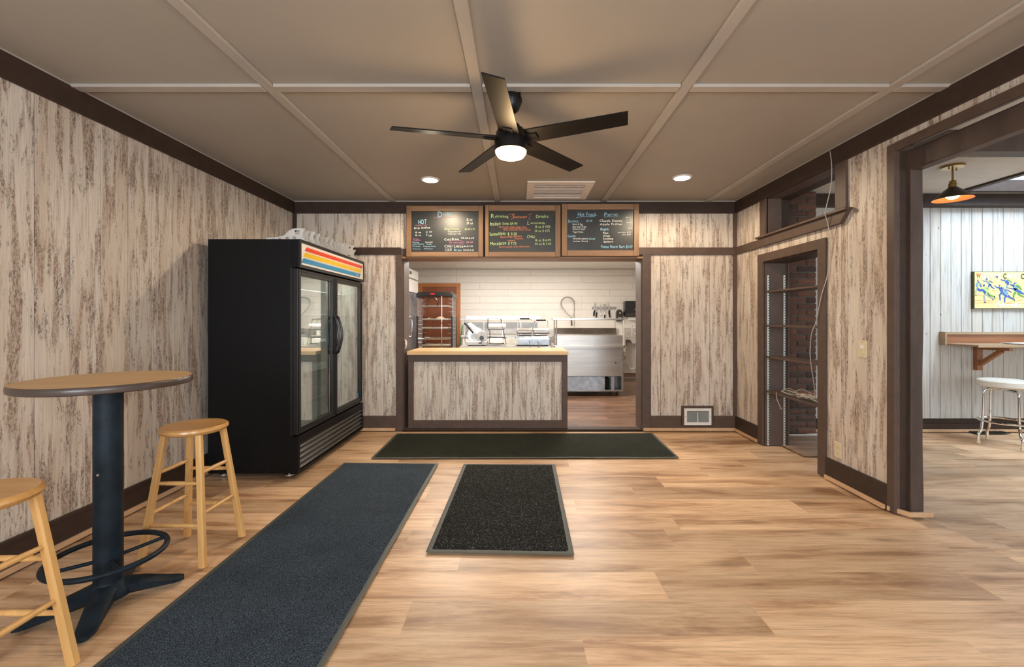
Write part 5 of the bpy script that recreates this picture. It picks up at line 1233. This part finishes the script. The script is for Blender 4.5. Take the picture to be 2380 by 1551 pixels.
for i, (a, b) in enumerate(((qx0+.015, qx0+.245), (qx0+.265, qx1-.015))):
    L1 = B().prism([(qy0+.03, ez+.205), (qy0+.03, ez+.245), (qy0+.06, ez+.275), (qy1-.02, ez+.275), (qy1-.02, ez+.205)], a, b, 'x').build('lid', 'steeld', sp, bevel=.006)
    box(a+.004, b-.004, qy0+.035, qy1-.02, ez+.185, ez+.2045).build('upper_plate', 'edge', L1)
    c0 = (a+b)/2; z_ = ez+(.428 if i == 0 else .405)
    B().rod((c0-.075, qy0-.02, z_), (c0+.075, qy0-.02, z_), .014).build('handle', 'plastic_black', L1)
    for s_ in (-1, 1): B().tube(smoothpath([(c0+s_*.075, qy0-.02, z_), (c0+s_*.10, qy0-.01, z_-.02), (c0+s_*.108, qy0+.06, z_-.10), (c0+s_*.108, qy0+.14, ez+.25)], 4), .006, 6).build('handle_arm', 'chrome', L1)
B().tube([(qx0+.01, qy0+.01, ez+.13), (qx0+.01, qy0+.01, ez+.225), (qx0+.03, qy0+.01, ez+.24), (qx1-.03, qy0+.01, ez+.24), (qx1-.01, qy0+.01, ez+.225), (qx1-.01, qy0+.01, ez+.13)], .006, 6).build('front_bar', 'chrome', sp)
for x in (.155, .285): B().tube(smoothpath([(x, qy0-.002, ez+.07), (x+.005, qy0-.03, ez+.065), (x+.008, 6.79, ez-.01), (x+.006, 6.785, ez-.18)], 5), .005, 6).build('cord', 'cabled', sp)
cu_ = thing('cup', (.46, 8.6, 1.0), 'white cup on the back counter near the prep fridge', 'cup')
cu_.location = (.36, 8.60, .94); B().lathe([(0, .941), (.03, .941), (.042, 1.03), (.038, 1.03), (.028, .946), (0, .946)], (.36, 8.60, 0), 20).build('cup_body', 'paper', cu_)

# ------------------------------------------------------------------ sandwich prep fridge (its back faces the shop)
pf = thing('prep_fridge', (1.14, 7.55, 0), 'stainless sandwich prep fridge on casters with glass-less over-shelf', 'refrigerator'); pf['label'] = 'stainless sandwich prep fridge on casters with a raised over-shelf'
ax0, ax1, ay0, ay1 = .575, 1.700, 7.20, 7.92
B().box(ax0, ax1, ay0+.012, ay1, .32, .82).build('body', 'steel', pf, bevel=.005)
box(ax0+.01, ax1-.045, ay0, ay0+.012, .325, .762).build('back_sheet', 'steel', pf, bevel=.002)
B().lathe([(0, 0), (.012, 0), (.012, .004), (0, .004)], (1.575, ay0-.004, .54), 14, 'y').build('keyhole', 'dark', pf)
B().box(ax0+.02, 1.40, ay0+.01, ay0+.02, .095, .318).build('compressor_grille', 'galv', pf)
m = B(); [m.box(ax0+.05+i*.018, ax0+.058+i*.018, ay0+.006, ay0+.0105, .115+j*.018, .123+j*.018) for i in range(24) for j in range(11)]; o = m.build('perforations', 'steeld', pf); o['kind'] = 'stuff'
B().box(ax0, ax1, ay0+.01, ay1, .072, .094).build('base_frame', 'steeld', pf); box(ax1-.03, ax1, ay0, ay1, .094, .82).build('side_panel', 'steeld', pf)
box(ax0, ax1-.04, ay0+.30, ay0+.32, .094, .32).build('inner_panel', 'bluewood', pf); box(1.505, 1.555, ay0+.012, ay0+.03, .094, .32).build('strut', 'galv', pf)
box(1.405, 1.50, ay0+.12, ay0+.28, .10, .28, c=.01).build('compressor', 'dark', pf); box(.95, 1.30, ay0+.10, ay0+.5, .03, .071, c=.01).build('drip_tray', 'plastic_black', pf)
B().box(ax0-.02, ax1+.03, ay0-.035, ay0-.001, .785, .828).build('rear_rail', 'steel', pf, bevel=.004)
for x in (ax0-.001, ax1+.008): box(x-.010, x+.010, ay0-.0375, ay0-.035, .797, .817).build('end_plug', 'dark', pf)
B().prism([(ay0, .83), (ay0-.002, .99), (ay0+.02, .995), (ay0+.10, .83)], ax0+.02, ax1-.01, 'x').build('hood_back', 'steel', pf, bevel=.003)
B().prism([(ay0+.16, .995), (ay0+.22, 1.105), (ay0+.235, 1.105), (ay0+.30, .83), (ay0+.10, .83)], ax0+.02, ax1-.07, 'x').build('raised_lid', 'steeld', pf)
B().tube([(1.055, ay0+.205, 1.085), (1.055, ay0+.17, 1.08), (1.165, ay0+.17, 1.08), (1.165, ay0+.205, 1.085)], .006, 6).build('lid_handle', 'chrome', pf)
for x in (ax0-.005, ax0+.03, ax1-.002): B().rod((x, ay0-.015, .828), (x, ay0-.015, 1.238), .011).build('shelf_post', 'steel', pf)
B().rod((ax1-.06, ay0+.33, .83), (ax1-.06, ay0+.33, 1.238), .011).build('shelf_post', 'steel', pf)
B().box(ax0-.03, ax1+.02, ay0-.03, ay0+.36, 1.238, 1.268).build('over_shelf', 'steel', pf, bevel=.004)
for x in (ax0+.09, ax1-.09):
    for y in (ay0+.07, ay1-.07):
        B().lathe([(0, -.016), (.040, -.016), (.043, -.01), (.043, .01), (.040, .016), (0, .016)], (x, y, .0435), 18, 'x').build('caster', 'plastic_black', pf); box(x-.025, x+.025, y-.02, y+.02, .0865, .0725+.018).build('caster_plate', 'steeld', pf)

# ------------------------------------------------------------------ scullery sink, spray tap, knives, dispensers
sk_ = thing('scullery_sink', (1.4, 9.2, 0), 'stainless scullery sink with splashback against the shiplap wall', 'sink')
B().box(.60, 2.12, 9.46, 9.49, .80, 1.05).build('splashback', 'steel', sk_, bevel=.003); B().box(.60, 2.12, 8.80, 8.86, .60, .90).box(.60, 2.12, 9.38, 9.46, .60, .90).box(.60, .66, 8.86, 9.38, .60, .90).box(2.06, 2.12, 8.86, 9.38, .60, .90).box(1.32, 1.38, 8.86, 9.38, .60, .90).box(.66, 2.06, 8.86, 9.38, .60, .62).build('basin', 'steel', sk_)
for x in (.65, 2.07):
    for y in (8.85, 9.42): B().rod((x, y, 0), (x, y, .60), .02).build('leg', 'steel', sk_)
hx, hy = 1.15, 9.36
ta = thing('spray_tap', (hx, hy, .90), 'tall pre-rinse spray tap with a looping spring hose', 'tap')
k = hy/F
Z = lambda py: EYE-(py-CY)*k
Xp = lambda px: (px-CX)*k
B().rod((Xp(1335), hy, .90), (Xp(1335), hy, Z(706)), .010).build('riser', 'chrome', ta); B().lathe([(.03, 0), (.03, .015), (.016, .03), (.016, .10)], (Xp(1335), hy, .901), 16).build('tap_body', 'chrome', ta)
hose = smoothpath([(Xp(1335), hy, Z(708)), (Xp(1334), hy, Z(701)), (Xp(1327), hy, Z(693)), (Xp(1316), hy, Z(691.5)), (Xp(1306), hy, Z(698)), (Xp(1305), hy-.02, Z(711)), (Xp(1314), hy-.04, Z(724)), (Xp(1326), hy-.06, Z(737))], 10)
B().tube(hose, .011, 7).build('hose', 'steeld', ta)
m = B(); L_ = len(hose); sp_ = []
for i in range(L_*7):
    t = i/7; a = int(t); b = min(a+1, L_-1); p = hose[a].lerp(hose[b], t-a); d = (hose[b]-hose[max(a-1, 0)]).normalized(); u = Vector((0, 1, 0)); w_ = d.cross(u); q = i*1.5
    sp_.append(p+(u*math.cos(q)+w_*math.sin(q))*.015)
m.tube(sp_, .0028, 4).build('spring', 'steel', ta)
B().rod((Xp(1327), hy-.06, Z(738)), (Xp(1328), hy-.08, Z(757)), .012, .018).build('spray_head', 'plastic_black', ta); B().rod((Xp(1335), hy, Z(724)), (Xp(1330), hy-.06, Z(738)), .006).build('hook', 'chrome', ta)
for s_ in (-1, 1): B().rod((Xp(1335), hy, .93), (Xp(1335)+s_*.07, hy-.03, .95), .009).build('lever', 'chrome', ta)
ky = 9.47; k = ky/F
Z = lambda py: EYE-(py-CY)*k
Xp = lambda px: (px-CX)*k
kb = thing('knife_rack', (Xp(1403), 9.49, Z(716)), 'dark magnetic knife bar on the shiplap wall', 'knife rack')
B().box(Xp(1376), Xp(1431.5), ky, ky+.022, Z(718.3), Z(713.3), c=.003).build('bar', 'steeld', kb)
for p in (1378, 1429): B().lathe([(0, 0), (.006, 0), (.006, .002), (0, .002)], (Xp(p), ky-.002, Z(715.8)), 10, 'y').build('screw', 'dark', kb)
def knife(name, blade, handle, hm, label, cat='knife', bm='steel'):
    t = thing(name, (Xp(blade[0][0]), ky-.005, Z(blade[0][1])), label, cat, 'tools on the knife bar')
    B().prism([(Xp(a), Z(b)) for a, b in blade], ky-.006, ky-.002, 'y').build('blade', bm, t)
    B().prism([(Xp(a), Z(b)) for a, b in handle], ky-.016, ky-.0, 'y').build('handle', hm, t, bevel=.003)
knife('knife', [(1382.3, 701.5), (1384.8, 709), (1384.5, 721), (1380.8, 721), (1380.2, 709)], [(1380.8, 721), (1383.6, 721), (1381.5, 735), (1378.4, 734.5), (1378.6, 727)], 'plastic_black', 'broad chef knife with black handle, leftmost on the knife bar')
knife('knife', [(1387, 711), (1388.5, 716), (1388, 726), (1385.5, 726)], [(1385.3, 726), (1388.2, 726), (1386.8, 738.3), (1383.8, 738), (1384, 731)], 'plastic_black', 'small black-handled knife hanging low, second on the knife bar')
knife('knife', [(1394.5, 705), (1396.8, 712), (1397.2, 727), (1394.8, 727), (1394, 712)], [(1394.4, 727), (1397.6, 727), (1397.8, 734), (1394.2, 734)], 'white', 'white-handled knife, third on the knife bar')
sp2 = thing('spatula', (Xp(1405), ky-.005, Z(725)), 'slotted steel spatula hanging on the knife bar', 'spatula', 'tools on the knife bar')
for i in range(4): a = 1401.8+i*1.9; B().box(Xp(a), Xp(a+1.1), ky-.006, ky-.003, Z(722), Z(708)).build('tine', 'steel', sp2)
B().box(Xp(1401.8), Xp(1408.6), ky-.006, ky-.003, Z(708), Z(706.8)).box(Xp(1401.3), Xp(1409), ky-.006, ky-.003, Z(724.5), Z(722)).build('blade', 'steel', sp2); B().box(Xp(1403.6), Xp(1407), ky-.012, ky-.0, Z(732), Z(724.5)).build('neck', 'white', sp2); B().box(Xp(1403.8), Xp(1406.8), ky-.016, ky, Z(739.3), Z(732), c=.003).build('handle', 'plastic_black', sp2)
knife('knife', [(1412, 702.5), (1413.3, 702.5), (1417.6, 719), (1417.4, 722), (1414.6, 721)], [(1414.2, 720.5), (1417.6, 721.5), (1418.2, 731), (1419.2, 737.6), (1415.8, 738.6), (1413.4, 728)], 'plastic_black', 'long slim knife with black handle, rightmost on the knife bar')
sd = thing('soap_dispenser', (Xp(1438), 9.45, Z(734)), 'dark round-topped soap dispenser on the wall right of the knives', 'dispenser')
m = B().prism([(Xp(1431), Z(747)), (Xp(1444.5), Z(747)), (Xp(1445), Z(728))]+[(Xp(1438+7*math.cos(a)), Z(727-7*math.sin(a))) for a in lin(0, PI, 12)]+[(Xp(1431), Z(728))], 9.39, 9.49, 'y'); m.build('housing', 'soap', sd, bevel=.008)
B().lathe([(0, -.004), (.022, -.004), (.022, .002), (0, .002)], (Xp(1439), 9.388, Z(728)), 20, 'y').build('window', 'steeld', sd); box(Xp(1434), Xp(1442), 9.375, 9.392, Z(743), Z(737.5)).build('push_bar', 'galv', sd)
td = thing('towel_dispenser', (2.4, 9.4, Z(720)), 'glossy black paper towel dispenser beside the right jamb', 'dispenser')
B().box(2.235, 2.60, 9.28, 9.49, Z(737), Z(700.5), c=.02).build('housing', 'plastic_black', td, bevel=.012); box(2.26, 2.575, 9.272, 9.281, Z(735), Z(728)).build('lower_cover', 'soap', td, bevel=.003)
box(2.31, 2.56, 9.36, 9.364, Z(744), Z(737.2)).build('towel_sheet', 'paper', td); B().lathe([(0, 0), (.012, 0), (.012, .004), (0, .004)], (2.44, 9.276, Z(720)), 12, 'y').build('lock', 'steel', td)
hs_ = thing('hand_sink', (2.45, 9.3, 0), 'small wall-hung steel hand sink with white drain pipe', 'sink')
B().box(2.26, 2.64, 9.455, 9.49, .79, 1.06).build('splashback', 'steel', hs_); B().prism([(2.27, .86), (2.64, .86), (2.60, .74), (2.33, .74)], 9.10, 9.455, 'y').build('basin', 'steel', hs_, bevel=.008)
B().tube(smoothpath([(2.41, 9.43, .90), (2.41, 9.42, 1.06), (2.41, 9.37, 1.11), (2.41, 9.30, 1.09), (2.41, 9.29, 1.04)], 5), .009, 8).build('spout', 'chrome', hs_)
for s_ in (-1, 1): B().rod((2.41+s_*.06, 9.43, .93), (2.41+s_*.09, 9.39, .96), .010).build('lever', 'chrome', hs_)
B().tube(smoothpath([(2.45, 9.3, .74), (2.45, 9.3, .30), (2.45, 9.32, .22), (2.36, 9.34, .20), (2.33, 9.36, .27), (2.28, 9.40, .30), (2.1, 9.44, .30)], 6), .020, 10).build('drain_pipe', 'white', hs_)
B().tube(smoothpath([(2.30, 9.42, .78), (2.26, 9.42, .62), (2.22, 9.42, .50), (2.27, 9.42, .42), (2.20, 9.44, .38)], 5), .006, 6).build('supply_hose', 'cabled', hs_)
ssf = thing('steel_ledge', (2.19, 9.2, .84), 'small steel ledge between the two sinks', 'ledge')
box(2.125, 2.255, 8.95, 9.49, .835, .86).build('ledge_plate', 'steel', ssf, bevel=.003)
